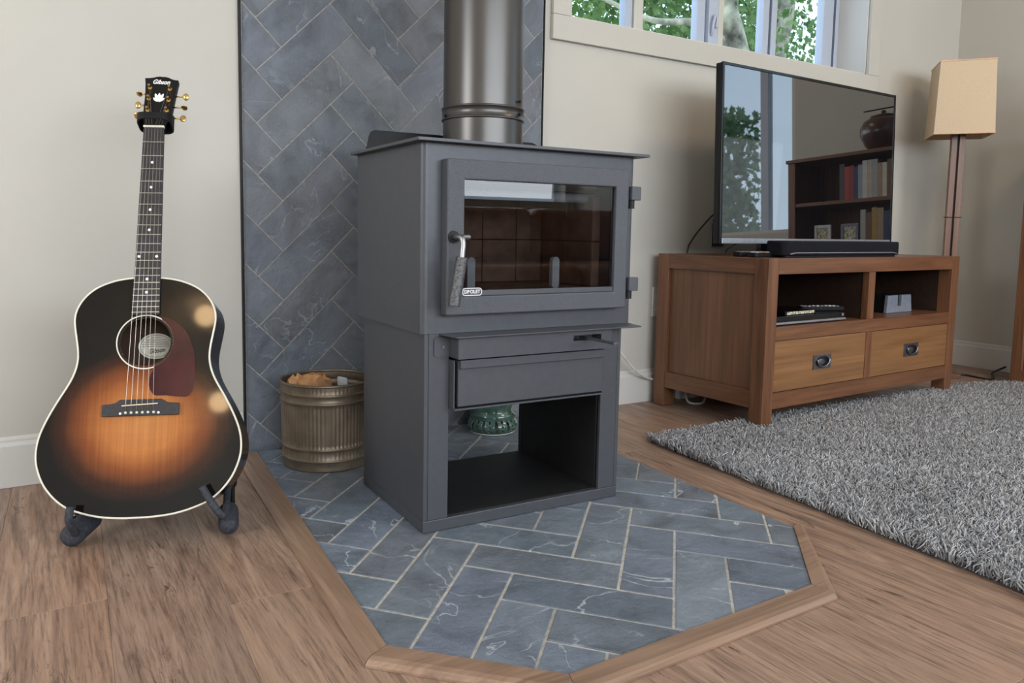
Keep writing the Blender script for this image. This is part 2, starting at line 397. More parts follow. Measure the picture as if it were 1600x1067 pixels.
# ------------------------------------------------------------------ room shell
XL, XR, YR, ZC = -2.2, 4.244, -5.5, 2.6
WX0, WX1, WZ0, WZ1 = 1.687, 3.456, 1.438, 2.15
floor = struct(B(XL-.2, XR+.2, YR-.2, .22, -.06, -.014) and obj('floor', B(XL-.2, XR+.2, YR-.2, .22, -.06, -.0125), gap_dark))
bm = bmesh.new()
box(bm, XL-.2, WX0, 0, .22, 0, ZC); box(bm, WX1, XR+.2, 0, .22, 0, ZC); box(bm, WX0, WX1, 0, .22, 0, WZ0); box(bm, WX0, WX1, 0, .22, WZ1, ZC)
wall_back = struct(obj('wall_back', bm, paint))
RY0, RY1, RZ0, RZ1 = -3.5, -1.44, .77, 2.15
bm = bmesh.new()
box(bm, XR, XR+.2, RY1, 0, 0, ZC); box(bm, XR, XR+.2, YR, RY0, 0, ZC); box(bm, XR, XR+.2, RY0, RY1, 0, RZ0); box(bm, XR, XR+.2, RY0, RY1, RZ1, ZC)
wall_right = struct(obj('wall_right', bm, paint))
bm = bmesh.new()
box(bm, XL-.2, XL, -.6, 0, 0, ZC); box(bm, XL-.2, XL, YR, -2.2, 0, ZC); box(bm, XL-.2, XL, -2.2, -.6, 0, .8); box(bm, XL-.2, XL, -2.2, -.6, 2.2, ZC)
struct(obj('wall_left', bm, paint))
bm = bmesh.new()
box(bm, XL-.2, -1.5, YR-.2, YR, 0, ZC); box(bm, 4.12, XR+.2, YR-.2, YR, 0, ZC); box(bm, -1.5, 4.12, YR-.2, YR, 0, .95); box(bm, -1.5, 4.12, YR-.2, YR, 2.4, ZC)
struct(obj('wall_rear', bm, paint))
struct(obj('ceiling', B(XL-.2, XR+.2, YR-.2, .22, ZC, ZC+.1), ceil_paint))

# planks, slightly out of square with the wall
K = .045; room = [(XL+.01, YR+.01), (XR-.002, YR+.01), (XR-.002, -.002), (XL+.01, -.002)]
HIN = [(.562, -.0135), (.472, -1.194), (.680, -1.405), (1.269, -1.396), (1.492, -1.185), (1.532, -.0135)]   # hearth outline, CCW
def inside(p, poly): return all((poly[(i+1) % len(poly)][0]-poly[i][0])*(p[1]-poly[i][1])-(poly[(i+1) % len(poly)][1]-poly[i][1])*(p[0]-poly[i][0]) > 0 for i in range(len(poly)))
SEAMS = {-1: -.784+.0, 1: -.917, 0: -.20, 2: -1.9, 3: -1.35, 7: -.52, 6: -1.75, 8: -2.1}
for i in range(-13, 23):
    xa = .136+.193*i; s = SEAMS.get(i-0, -.2-((i*.47) % 1.22)) if i-0 in SEAMS else -.2-((i*.47) % 1.22)
    ys = [s+1.22*k for k in range(-5, 3)]
    for y0 in ys:
        y1 = y0+1.22; g = .00012
        q = [(xa+K*y0+g, y0+g), (xa+.193+K*y0-g, y0+g), (xa+.193+K*y1-g, y1-g), (xa+K*y1+g, y1-g)]
        q = clip(q, room)
        if len(q) < 3 or parea(q) < 1e-3 or all(inside(p, HIN) for p in q) or max(p[1] for p in q) < -4.4: continue
        bm = prism(bmesh.new(), q, 'z', -.012, 0)
        top = [e for e in bm.edges if all(abs(v.co.z) < 1e-6 for v in e.verts)]
        bmesh.ops.bevel(bm, geom=top, offset=.0007, segments=1, affect='EDGES')
        obj('plank', bm, oak, floor)

# slate wall surround behind the stove
wall_region = [(.538, 0.0), (1.571, 0.0), (1.571, ZC), (.538, ZC)]
wall_grout = plain('wall_grout', (.30, .29, .26), .9, var=.12, scale=90, bmp=.3)
sur = obj('slate_surround', B(.536, 1.573, -.0096, 0.0, .0, ZC), wall_grout, wall_back)
s2 = math.sqrt(.5)
for p in herringbone((.650, .903), (s2, s2), (-s2, s2), .10445, .31335, .0035, [(.5385, .002), (1.5705, .002), (1.5705, ZC), (.5385, ZC)], (-16, 24), (-4, 5)):
    dz = random.uniform(0, .0012)
    bm = prism(bmesh.new(), p, 'y', -.0105-dz, -.008)
    fe = [e for e in bm.edges if all(v.co.y < -.0100 for v in e.verts)]
    bmesh.ops.bevel(bm, geom=fe, offset=.0009, segments=1, affect='EDGES')
    obj('slate_tile', bm, slate_wall, sur)
struct(obj('trim_1', B(.5295, .5355, -.014, 0, 0, ZC), black_matt), 'thin black metal edge strip on the left side of the slate wall')
struct(obj('trim_2', B(1.5735, 1.5785, -.014, 0, 0, ZC), black_matt), 'thin black metal edge strip on the right side of the slate wall')

# baseboards
def baseboard(name, pts, axis, a, b):
    bm = prism(bmesh.new(), pts, axis, a, b); return struct(obj(name, bm, white_trim, bevel=.0015))
prof = [(0, 0), (-.014, 0), (-.014, .108), (-.009, .118), (-.009, .124), (-.004, .132), (0, .132)]
baseboard('baseboard_back', prof, 'x', XL, .528)
baseboard('baseboard_back_right', prof, 'x', 1.58, XR)
bm = bmesh.new(); prism(bm, [(XR+p[0], p[1]) for p in prof], 'y', -4.4, -.015)
struct(obj('baseboard_right', bm, white_trim, bevel=.0015))

# window 1: casing, reveal, vinyl sliders
win = struct(obj('window_1', (lambda bm: (box(bm, WX0, WX0+.012, .001, .20, WZ0, WZ1), box(bm, WX1-.012, WX1, .001, .20, WZ0, WZ1), box(bm, WX0, WX1, .001, .20, WZ0, WZ0+.012), box(bm, WX0, WX1, .001, .20, WZ1-.012, WZ1), bm)[-1])(bmesh.new()), white_trim))
c0, c1, cz0, cz1 = WX0-.076, WX1+.076, WZ0-.082, WZ1+.08
obj('casing_bottom', B(c0, c1, -.018, -.0005, cz0, WZ0+.004), paint, win, .002)
obj('casing_left', B(c0, WX0+.004, -.018, -.0005, WZ0+.0045, cz1), paint, win, .002)
obj('casing_right', B(WX1-.004, c1, -.018, -.0005, WZ0+.0045, cz1), paint, win, .002)
obj('casing_top', B(WX0+.0045, WX1-.0045, -.018, -.0005, WZ1-.004, cz1), paint, win, .002)
fz0, fz1 = WZ0+.0125, WZ1-.0125
bm = bmesh.new(); box(bm, WX0+.013, 1.77, .15, .195, fz0, fz1); box(bm, 3.415, WX1-.013, .15, .195, fz0, fz1)
box(bm, 1.77, 3.415, .15, .195, fz0, fz0+.03); box(bm, 1.77, 3.415, .15, .195, fz1-.03, fz1); obj('window_frame', bm, vinyl, win, .002)
for x0, x1, y0, y1, mt in ((2.083, 2.118, .150, .190, vinyl), (2.119, 2.167, .140, .190, vinyl_beige), (2.484, 2.532, .155, .190, vinyl), (2.541, 2.597, .140, .190, vinyl),
                           (2.598, 2.630, .140, .190, vinyl_beige), (2.895, 2.935, .150, .190, vinyl), (2.936, 2.946, .150, .190, dark_seal), (2.947, 2.982, .145, .190, vinyl),
                           (3.323, 3.398, .150, .190, vinyl), (3.399, 3.4145, .150, .190, dark_seal)):
    obj('mullion', B(x0, x1, y0, y1, fz0+.0305, fz1-.0305), mt, win, .002)
for x0, x1 in ((1.771, 2.082), (2.168, 2.483), (2.631, 2.894), (2.983, 3.322)):
    obj('pane', B(x0, x1, .170, .174, fz0+.031, fz1-.031), glass, win)
bm = tube(bmesh.new(), smooth_path([(2.558, .139, 1.53), (2.553, .128, 1.545), (2.552, .124, 1.575), (2.562, .124, 1.61), (2.575, .126, 1.60), (2.572, .128, 1.56)], 6), .006, 8)
obj('latch', bm, vinyl, win, smooth=True)

# window 2 in the right wall, seen in the television
win2 = struct(obj('window_2', (lambda bm: (box(bm, XR+.001, XR+.19, RY0, RY0+.02, RZ0, RZ1), box(bm, XR+.001, XR+.19, RY1-.02, RY1, RZ0, RZ1), box(bm, XR+.001, XR+.19, RY0, RY1, RZ0, RZ0+.02), box(bm, XR+.001, XR+.19, RY0, RY1, RZ1-.02, RZ1), bm)[-1])(bmesh.new()), white_trim))
for y0, y1 in ((RY0+.021, RY0+.06), (RY1-.06, RY1-.021), (-1.76, -1.70), (-2.55, -2.49)):
    obj('mullion', B(XR+.10, XR+.15, y0, y1, RZ0+.021, RZ1-.021), vinyl, win2, .002)
for y0, y1 in ((RY0+.061, -2.551), (-2.489, -1.761), (-1.699, RY1-.061)):
    obj('pane', B(XR+.12, XR+.124, y0, y1, RZ0+.021, RZ1-.021), glass, win2)

# ------------------------------------------------------------------ hearth
hearth = thing('hearth', 'low hearth of blue-grey slate tiles in herringbone with oak edging under the stove', 'hearth', (1.0, -.7, 0))
def off(poly): return [(x-1.0, y+.7) for x, y in poly]
obj('grout_bed', prism(bmesh.new(), off(HIN), 'z', .0005, .0058), grout, hearth)
for p in herringbone((.561, -1.305), (.749, .754), (-.648, .748), .1045, .3135, .0055, HIN, (-14, 18), (-4, 6)):
    dz = random.uniform(0, .0015)
    bm = prism(bmesh.new(), off(p), 'z', .003, .0068+dz)
    te = [e for e in bm.edges if all(v.co.z > .006 for v in e.verts)]
    bmesh.ops.bevel(bm, geom=te, offset=.0012, segments=1, affect='EDGES')
    obj('slate_tile', bm, slate_floor, hearth)
def edging(i0, i1, o0, o1, mat):
    """inner line, flat tread, sloping nose"""
    bm = bmesh.new(); rows = []
    for f_, z in ((0, .0006), (0, .0105), (.68, .0125), (.86, .0105), (1.0, .0045), (1.0, .0006)):
        rows.append([bm.verts.new((i[0]+(o[0]-i[0])*f_-1.0, i[1]+(o[1]-i[1])*f_+.7, z)) for i, o in ((i0, o0), (i1, o1))])
    for a, b in zip(rows, rows[1:]+rows[:1]): bm.faces.new((a[0], a[1], b[1], b[0]))
    bm.faces.new([r[0] for r in rows]); bm.faces.new([r[1] for r in rows][::-1]); obj('wood_edging', bm, mat, hearth)
OUT = [(.500, -.016), (.4235, -1.222), (.659, -1.457), (1.276, -1.447), (1.528, -1.183)]
def lerp(a, b, t): return (a[0]+(b[0]-a[0])*t, a[1]+(b[1]-a[1])*t)
for k in range(4):
    a, b, c_, d = HIN[k], HIN[k+1], OUT[k], OUT[k+1]
    edging(lerp(a, b, .0012), lerp(a, b, .9988), lerp(c_, d, .0012), lerp(c_, d, .9988), (oak_trim, oak_trim_x, oak_trim_x, oak_trim_x)[k])

# ------------------------------------------------------------------ wood stove
ST = thing('wood_stove', 'charcoal grey steel wood stove with glass door on a pedestal', 'wood stove', (.7244, -.8117, .0085), -.0288)
def front_pocket(x0, x1, y0, y1, z0, z1, hx0, hx1, hz0, hz1, depth, r=.012, thru=False):
    """box with rounded upright front edges and a rectangular pocket in its front"""
    bm = bmesh.new(); plan = []
    for cx, cy, a in ((x0+r, y0+r, 180), (x1-r, y0+r, 270)):
        for k in range(5): t = math.radians(a+90*k/4); plan.append((cx+r*math.cos(t), cy+r*math.sin(t)))
    plan += [(x1, y1), (x0, y1)]
    A = [bm.verts.new((p[0], p[1], z0)) for p in plan]; C = [bm.verts.new((p[0], p[1], z1)) for p in plan]; n = len(plan)
    bm.faces.new(A[::-1]); bm.faces.new(C)
    for i in range(n):
        if i == 4: continue
        bm.faces.new((A[i], A[(i+1) % n], C[(i+1) % n], C[i]))
    o = [A[4], A[5], C[5], C[4]]
    h = [bm.verts.new(p) for p in ((hx0, y0, hz0), (hx1, y0, hz0), (hx1, y0, hz1), (hx0, y0, hz1))]
    d = [bm.verts.new((v.co.x, y0+depth, v.co.z)) for v in h]
    for i in range(4):
        j = (i+1) % 4
        bm.faces.new((o[i], o[j], h[j], h[i])); bm.faces.new((h[i], h[j], d[j], d[i]))
    bm.faces.new(d); return bm
Z0 = -.0085   # local floor
obj('base_plate', B(0, .54, 0, .378, 0, .0265), steel, ST, .0015)
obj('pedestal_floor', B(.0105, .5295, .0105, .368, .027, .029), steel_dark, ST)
obj('side_panel', B(0, .010, 0, .376, .027, .4448), steel, ST, .001)
obj('side_panel', B(.530, .540, 0, .376, .027, .4448), steel, ST, .001)
obj('front_post', B(.0105, .060, 0, .010, .027, .4448), steel, ST, .001)
obj('front_post', B(.481, .5295, 0, .010, .027, .4448), steel, ST, .001)
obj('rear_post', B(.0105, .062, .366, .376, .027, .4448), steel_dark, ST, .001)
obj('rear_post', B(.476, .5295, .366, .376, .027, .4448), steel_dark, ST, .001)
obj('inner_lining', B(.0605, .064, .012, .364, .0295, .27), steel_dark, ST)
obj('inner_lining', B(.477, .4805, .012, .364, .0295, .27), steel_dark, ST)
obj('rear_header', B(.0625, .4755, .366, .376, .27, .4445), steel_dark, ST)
obj('ash_pan', B(.070, .470, .004, .34, .290, .385), steel_dark, ST)
# ash drawer front with its folded lip, and the runner below
dr = obj('ash_drawer', B(.070, .464, -.026, .003, .2835, .3845), steel, ST, .0015)
obj('drawer_lip', B(.071, .4655, -.036, -.0265, .369, .388), steel, dr, .0015)
bm = bmesh.new(); box(bm, .0605, .470, -.028, .30, .2755, .2795); box(bm, .0605, .0640, -.022, .003, .2795, .386); box(bm, .4665, .470, -.022, .003, .2795, .386)
obj('drawer_runner', bm, steel, ST, .0008)
# air control box with slot
ab = obj('air_box', front_pocket(.060, .477, -.046, .0, .3925, .4405, .361, .442, .4155, .4285, .035, .004), steel, ST)
obj('box_flange', prism(bmesh.new(), rrect(.022, .0595, .3935, .437, .006), 'y', -.0035, -.0003), steel, ST)
obj('screw', prism(bmesh.new(), [(.043+.0035*math.cos(a*PI/4), .415+.0035*math.sin(a*PI/4)) for a in range(8)], 'y', -.006, -.0035), pewter, ST)
bm = bmesh.new(); MM = Matrix.Translation((.392, -.034, .4215)) @ Matrix.Rotation(.06, 4, 'Z') @ Matrix.Rotation(-.02, 4, 'Y')
box(bm, 0, .012, -.115, .010, -.0035, .0015, MM); obj('air_lever', bm, pewter, ab, .001)
bm = prism(bmesh.new(), [(.034, -.0005), (.046, -.066), (.548, -.066), (.562, -.0005)], 'z', .4412, .4445); obj('ash_lip', bm, steel, ST, .001)
# firebox body, lid, heat shield
body = obj('firebox', front_pocket(-.010, .565, -.004, .394, .4450, .853, .075, .490, .520, .795, .30, .014), steel, ST)
obj('lid', prism(bmesh.new(), rrect(-.030, .590, -.030, .394, .004, 3), 'z', .8535, .8605), steel, ST, .001)
obj('lid_gasket_rim', prism(bmesh.new(), rrect(-.012, .567, -.008, .392, .006, 3), 'z', .8532, .8534), steel_dark, ST)
obj('heat_shield', prism(bmesh.new(), [(.004, .8608), (.012, .880), (.018, .905), (.022, .915), (.032, .9205), (.510, .9205), (.524, .915), (.528, .905), (.536, .8608)], 'y', .384, .388), black_matt, ST)
# door
door = obj('door', front_pocket(.036, .525, -.034, -.006, .487, .820, .0765, .4850, .5275, .7775, .02, .006), steel_cast, ST, .003)
# remove the pocket back so the glass looks into the firebox
dm = door.data; bm = bmesh.new(); bm.from_mesh(dm)
kill = [f for f in bm.faces if all(abs(v.co.y+.014) < 1e-4 for v in f.verts)]
bk = [f for f in bm.faces if all(abs(v.co.y+.006) < 1e-4 for v in f.verts)]
bmesh.ops.delete(bm, geom=kill+bk, context='FACES'); bm.to_mesh(dm); bm.free()
obj('glass', B(.077, .4845, -.0245, -.0205, .528, .777), stove_glass, door)
gl = bmesh.new(); box(gl, .077, .4845, -.031, -.025, .5278, .5395); obj('glass_clamp', gl, steel, door, .001)
for hz in (.748, .528):
    hg = obj('hinge', B(.528, .556, -.040, -.020, hz, hz+.033), steel_cast, ST, .002)
    obj('hinge_knuckle', tube(bmesh.new(), [(.538, -.024, hz-.020), (.538, -.024, hz-.0004)], .0085, 12), steel_dark, hg, smooth=False)
    obj('hinge_leaf', B(.5255, .548, -.0195, -.0045, hz+.004, hz+.029), steel_dark, hg)
# handle
hd = obj('door_handle', tube(bmesh.new(), smooth_path([(.050, -.036, .655), (.050, -.058, .655), (.052, -.070, .653), (.053, -.074, .640), (.051, -.075, .622), (.050, -.0755, .612)], 6), .0062, 12), chrome, door, smooth=True)
obj('hub_washer', tube(bmesh.new(), [(.050, -.0342, .655), (.050, -.038, .655)], .013, 20), steel_dark, hd)
obj('cross_pin', tube(bmesh.new(), [(.052, -.066, .655), (.074, -.060, .655)], .0055, 12), chrome, hd, smooth=False)
bm = bmesh.new(); a_, b_ = Vector((.050, -.0755, .614)), Vector((.036, -.068, .512)); d_ = b_-a_; n_ = 34
tube(bm, [a_+d_*i/(n_*3) for i in range(n_*3+1)], [.0125+.0007*math.sin(i*2*PI/3) for i in range(n_*3+1)], 16)
obj('grip', bm, spring_mat, hd, smooth=True)
# badge on the lower left glass corner
bd = obj('badge', ring_prism(bmesh.new(), rrect(.073, .121, .5285, .5455, .0065), rrect(.0748, .1192, .5303, .5437, .005), 'y', -.0350, -.0315), logo_mat, door)
text('lettering', 'DROLET', .0105, logo_mat, bd, Matrix.Translation((.097, -.0338, .537)) @ Matrix.Rotation(PI/2, 4, 'X'), .0008, bold=.0004, width=.039)
obj('badge_back', prism(bmesh.new(), rrect(.0748, .1192, .5303, .5437, .005), 'y', -.0333, -.0318), steel, bd)
# inside of the firebox: bricks, andirons, air tubes, baffle
IN0, IN1 = .0755, .4895
for row in range(2):
    for k in range(4):
        x0 = .079+k*.103
        obj('firebrick', B(x0, x0+.101, .262, .290, .535+row*.112, .535+row*.112+.110), firebrick, body, .002)
for row in range(2):
    for k in range(2):
        for x0 in (.0775, .464): obj('firebrick', B(x0, x0+.024, .03+k*.114, .03+k*.114+.112, .535+row*.112, .535+row*.112+.110), firebrick, body, .002)
for k in range(4): obj('firebrick', B(.103+k*.090, .103+k*.090+.088, .03, .26, .5215, .534), firebrick, body, .002)
for x in (.118, .345):
    bm = prism(bmesh.new(), rrect(x-.010, x+.010, .5345, .610, .0095), 'y', .010, .024); obj('andiron', bm, ceramic_w, body, .001)
for yy, zz in ((.06, .752), (.13, .757), (.20, .762)):
    obj('air_tube', tube(bmesh.new(), [(.0765, yy, zz), (.4885, yy, zz)], .011, 14), ceramic_w, body, smooth=True)
obj('baffle', B(.077, .488, .05, .29, .776, .786), ceramic_w, body)
# flue
PX, PY, PR = .280, .262, .1025
fl = thing('flue_pipe', 'dark steel flue pipe rising from the top of the wood stove', 'flue pipe', (.7244+PX*math.cos(.0288)+PY*math.sin(.0288), -.8117-PX*math.sin(.0288)+PY*math.cos(.0288), 0))
bm = lathe(bmesh.new(), [(PR, .8695), (PR, .954)], 72, close=False); obj('lower_pipe', bm, pipe_mat, fl, smooth=True)
bm = lathe(bmesh.new(), [(PR+.0005, .953), (PR+.004, .954), (PR+.004, .957), (PR+.0025, .958), (PR+.0025, .981), (PR+.004, .982), (PR+.004, .985), (PR-.001, .987)], 72, close=False)
cl_ = obj('joint_band', bm, pipe_mat, fl, smooth=True)
bm = lathe(bmesh.new(), [(PR-.0005, .985), (PR-.0005, ZC-.001)], 72, close=False); obj('upper_pipe', bm, pipe_mat, fl, smooth=True)
bm = lathe(bmesh.new(), [(PR+.001, .8692), (PR+.004, .8694), (PR+.004, .872), (PR+.001, .8735)], 72, close=False); obj('collar', bm, steel_dark, fl, smooth=True)
for ang, z in ((-62, .967), (-62, .999), (178, .962)):
    a = math.radians(ang); d = Vector((math.cos(a), math.sin(a), 0)); p = d*(PR+.002); p.z = z
    obj('screw', tube(bmesh.new(), [p, p+d*.005], .0035, 8), black_matt, fl)

# ------------------------------------------------------------------ ribbed metal bin with papers
bin_c = (.722, -.186)
BN = thing('metal_bin', 'round bronze ribbed metal bin between guitar and stove', 'bin', (bin_c[0], bin_c[1], .0085))
def bin_shell(R, inner=False):
    bm = bmesh.new(); n = 360
    zs = [0, .004, .010, .024, .026, .029, .032, .034, .050, .056, .058, .061, .064, .066, .075, .09, .12, .15, .175, .184, .186, .189, .192, .194, .207, .209, .212, .215, .217, .228, .236]
    band = {.029: .0035, .061: .0035, .189: .0040, .212: .0035, .026: .0015, .032: .0015, .058: .0015, .064: .0015, .186: .002, .192: .002, .209: .0015, .215: .0015}
    rings = []
    for z in zs:
        rw = []
        for i in range(n):
            th = 2*PI*i/n; rib = .0008 if .066 <= z <= .184 else .0004 if z > .215 or .034 <= z <= .056 else 0
            r = R+.004*z/.236+band.get(z, 0)+rib*math.cos(i*2*PI/5)
            if inner: r -= .0022
            rw.append(bm.verts.new((r*math.cos(th), r*math.sin(th), z)))
        rings.append(rw)
    for a, b in zip(rings, rings[1:]):
        for i in range(n): bm.faces.new((a[i], a[(i+1) % n], b[(i+1) % n], b[i]))
    bm.faces.new(rings[0][::-1]); return bm
sh = obj('outer_shell', bin_shell(.125), bronze, BN, smooth=True)
obj('inner_shell', bin_shell(.1245, True), bronze, BN, smooth=True)
obj('rolled_rim', tube(bmesh.new(), [(.1285*math.cos(a*PI/48), .1285*math.sin(a*PI/48), .2385) for a in range(96)], .0042, 10, closed=True), bronze, BN, smooth=True)
def crumple(name, size, loc, rz, mat, amp, label, cat, sub=3, seed=0):
    bm = bmesh.new(); bmesh.ops.create_cube(bm, size=1); bmesh.ops.subdivide_edges(bm, edges=bm.edges, cuts=5, use_grid_fill=True)
    rr = random.Random(seed)
    for v in bm.verts:
        tz = v.co.z+.5; v.co.x *= size[0]*(1-.12*tz); v.co.y *= size[1]*(1-.1*tz); v.co.z = tz*size[2]
        k = amp*(.3+.9*tz); v.co += Vector((rr.uniform(-k, k), rr.uniform(-k, k), rr.uniform(-k, k)*.9 if tz > .1 else 0))
    o = obj(name, bm, mat); o.location = loc; o.rotation_euler = (0, 0, rz); tag(o, label, cat); return o
crumple('paper_bag', (.100, .090, .240), (bin_c[0]-.050, bin_c[1]+.006, .014), .5, kraft, .010, 'crumpled brown paper bag stuffed in the ribbed metal bin', 'paper bag', seed=4)
bx = thing('paper_carton', 'white and pale blue paper carton in the metal bin', 'carton', (bin_c[0]+.062, bin_c[1]-.010, .0145), .3)
obj('carton_body', B(-.028, .028, -.022, .022, 0, .205), white_paper, bx, .001)
obj('carton_flap', B(-.004, .004, -.018, .018, .2055, .236, M=Matrix.Rotation(-.10, 4, 'Y')), white_paper, bx)

# ------------------------------------------------------------------ green pierced pot behind the stove
PT = thing('ceramic_pot', 'green glazed ceramic pot on a pierced foot behind the stove', 'pot', (1.318, -.128, .0086))
def pierced():
    bm = bmesh.new(); nu, nv = 420, 36; H = .056; grid = []
    def rad(t): return .072+.012*math.sin(PI*min(1, t*1.25))**.8+.004*t
    for j in range(nv+1):
        t = j/nv; grid.append([bm.verts.new((rad(t)*math.cos(2*PI*i/nu), rad(t)*math.sin(2*PI*i/nu), t*H)) for i in range(nu)])
    for j in range(nv):
        for i in range(nu):
            u = ((i+.5)/nu*12) % 1; z = (j+.5)/nv; hole = False
            if ((u-.25)/.13)**2+((z-.52)/.33)**2 < 1: hole = True
            for cz in (.25, .50, .76):
                if ((u-.75)/.085)**2+((z-cz)/.085)**2 < 1: hole = True
            if not hole: bm.faces.new((grid[j][i], grid[j][(i+1) % nu], grid[j+1][(i+1) % nu], grid[j+1][i]))
    bmesh.ops.delete(bm, geom=[v for v in bm.verts if not v.link_faces], context='VERTS'); return bm
ft = obj('pierced_foot', pierced(), celadon, PT, smooth=True)
md = ft.modifiers.new('thick', 'SOLIDIFY'); md.thickness = .005; md.offset = -1
obj('foot_ring', lathe(bmesh.new(), [(.064, 0), (.075, 0), (.0765, .004), (.072, .006), (.064, .006)], 64), ivory, PT, smooth=True)
obj('pot_body', lathe(bmesh.new(), [(.05, .050), (.078, .0565), (.080, .060), (.070, .066), (.066, .075), (.072, .10), (.088, .15), (.096, .20), (.092, .24), (.080, .262), (.084, .272), (.076, .272), (.070, .255), (.082, .20), (.05, .09)], 64), celadon, PT, smooth=True)

# ------------------------------------------------------------------ media cabinet
CB = thing('media_cabinet', 'reddish brown wooden media cabinet with two drawers under the television', 'cabinet', (2.1355, -.5615, 0), .0367)
Wc, Dc, Hc, Lg = 1.2795, .511, .5986, .056
for x0, y0 in ((0, 0), (Wc-Lg, 0), (0, Dc-Lg), (Wc-Lg, Dc-Lg)):
    obj('leg', B(x0, x0+Lg, y0, y0+Lg, .0015 if y0 else .006, Hc), wood_z, CB, .0025)
obj('top_rail', B(Lg+.0005, Wc-Lg-.0005, .001, .045, .543, Hc-.0003), wood_x, CB, .0015)
obj('shelf_rail', B(Lg+.0005, Wc-Lg-.0005, .001, .030, .313, .3605), wood_x, CB, .0015)
obj('bottom_rail', B(Lg+.0005, Wc-Lg-.0005, .001, .030, .074, .1305), wood_x, CB, .0015)
for x0 in (.001, Wc-.031):
    obj('side_rail', B(x0, x0+.030, Lg+.0005, Dc-Lg-.0005, .543, Hc-.0003), wood_y, CB, .0015)
    obj('side_rail', B(x0, x0+.030, Lg+.0005, Dc-Lg-.0005, .075, .1375), wood_y, CB, .0015)
    obj('side_panel', B(x0+.014, x0+.024, Lg+.0003, Dc-Lg-.0003, .138, .5425), panel_wood, CB)
obj('top_panel', B(.0315, Wc-.0315, .0455, Dc-.003, .575, Hc-.0005), wood_x, CB)
obj('rear_panel', B(Lg+.0005, Wc-Lg-.0005, Dc-.020, Dc-.012, .075, .5745), inner_shade, CB)
obj('shelf', B(.0325, Wc-.0325, .0305, Dc-.0205, .343, .3600), wood_x, CB)
obj('cabinet_bottom', B(.0325, Wc-.0325, .0305, Dc-.0205, .120, .1300), wood_x, CB)
obj('inner_side', B(.0328, .0560, .0565, Dc-.0575, .3610, .5420), inner_shade, CB); obj('inner_side', B(Wc-.0560, Wc-.0328, .0565, Dc-.0575, .3610, .5420), inner_shade, CB)
obj('inner_ceiling', B(.0565, Wc-.0565, .0460, Dc-.021, .568, .5745), inner_shade, CB)
obj('divider', B(.609, .652, .004, .030, .3610, .5425), wood_z, CB, .001); obj('divider_panel', B(.612, .649, .0305, Dc-.021, .3610, .5425), inner_shade, CB)
obj('drawer_divider', B(.610, .650, .002, .045, .1310, .3125), wood_z, CB, .001)
def drawer(x0, x1, hx):
    d = obj('drawer', B(x0, x1, .0035, .0235, .1325, .3110), drawer_wood, CB, .0012)
    obj('drawer_box', B(x0+.01, x1-.01, .0240, Dc-.06, .134, .300), wood_x, CB)
    hw, hh, cz = .052, .026, .2205; n = 40
    def sq(t):
        c_, s_ = math.cos(t), math.sin(t); k = 1/max(abs(c_), abs(s_)); return (hx+hw*c_*k, cz+hh*s_*k)
    outer = [sq(2*PI*i/n) for i in range(n)]; inner = [(hx+.040*math.cos(2*PI*i/n), cz+.0195*math.sin(2*PI*i/n)) for i in range(n)]
    h = obj('handle', ring_prism(bmesh.new(), outer, inner, 'y', -.0012, .0033), pewter, d, .0006)
    bm = bmesh.new(); rows = [[bm.verts.new((hx+.040*k*math.cos(2*PI*i/n), y, cz+.0195*k*math.sin(2*PI*i/n))) for i in range(n)] for k, y in ((1, .0032), (.96, .0033), (.6, .0033))]
    for a, b in zip(rows, rows[1:]):
        for i in range(n): bm.faces.new((a[i], a[(i+1) % n], b[(i+1) % n], b[i]))
    bm.faces.new(rows[-1]); obj('recess', bm, steel_dark, d)
    tube_pts = [(hx+.036*math.cos(a), -.0065, cz+.006+.024*math.sin(a)) for a in [PI+i*PI/16 for i in range(17)]]
    obj('bail', tube(bmesh.new(), [(hx-.036, .0, cz+.010)]+tube_pts+[(hx+.036, .0, cz+.010)], .0034, 8), pewter, d, smooth=True)
    bm = bmesh.new(); bmesh.ops.create_uvsphere(bm, u_segments=16, v_segments=8, radius=1)
    for v in bm.verts: v.co = Vector((hx-.006+v.co.x*.024, .0015+v.co.y*.003, cz-.002+v.co.z*.013))
    obj('thumb_plate', bm, pewter, d, smooth=True)
drawer(.0575, .6085, .332); drawer(.6515, Wc-.0575, .937)

def on_cab(x, y, z=0.0):   # cabinet-local point to world
    c_, s_ = math.cos(.0367), math.sin(.0367); return (2.1355+x*c_-y*s_, -.5615+x*s_+y*c_, z)
ROT = .0367
# dvd player, case, remote in the left bay
DV = thing('disc_player', 'slim black disc player on the left open shelf of the cabinet', 'disc player', on_cab(.075, .022, .3612), ROT)
obj('player_body', B(0, .420, .006, .20, .004, .032), black_gloss, DV, .002)
obj('front_fascia', B(0, .420, 0, .0058, .014, .032), black_gloss, DV, .001)
obj('silver_strip', B(0, .420, -.003, .0058, .004, .0118), silver, DV, .001, seg=1)
obj('foot', B(.03, .06, .02, .05, 0, .0038), black_matt, DV); obj('foot', B(.36, .39, .02, .05, 0, .0038), black_matt, DV)
obj('foot', B(.03, .06, .15, .18, 0, .0038), black_matt, DV); obj('foot', B(.36, .39, .15, .18, 0, .0038), black_matt, DV)
obj('power_button', tube(bmesh.new(), [(.402, -.001, .023), (.402, .003, .023)], .006, 14), silver, DV)
case_print = plain('case_spine_print', (.45, .42, .30), .4, var=.5, scale=120, bmp=0)
CS = thing('disc_case', 'dark disc case with a printed spine lying on the disc player', 'disc case', on_cab(.150, .036, .3936), ROT+.03)
obj('case_cover', B(0, .19, 0, .135, 0, .014), black_gloss, CS, .001)
obj('printed_spine', B(.012, .178, -.0008, -.0001, .002, .012), case_print, CS)
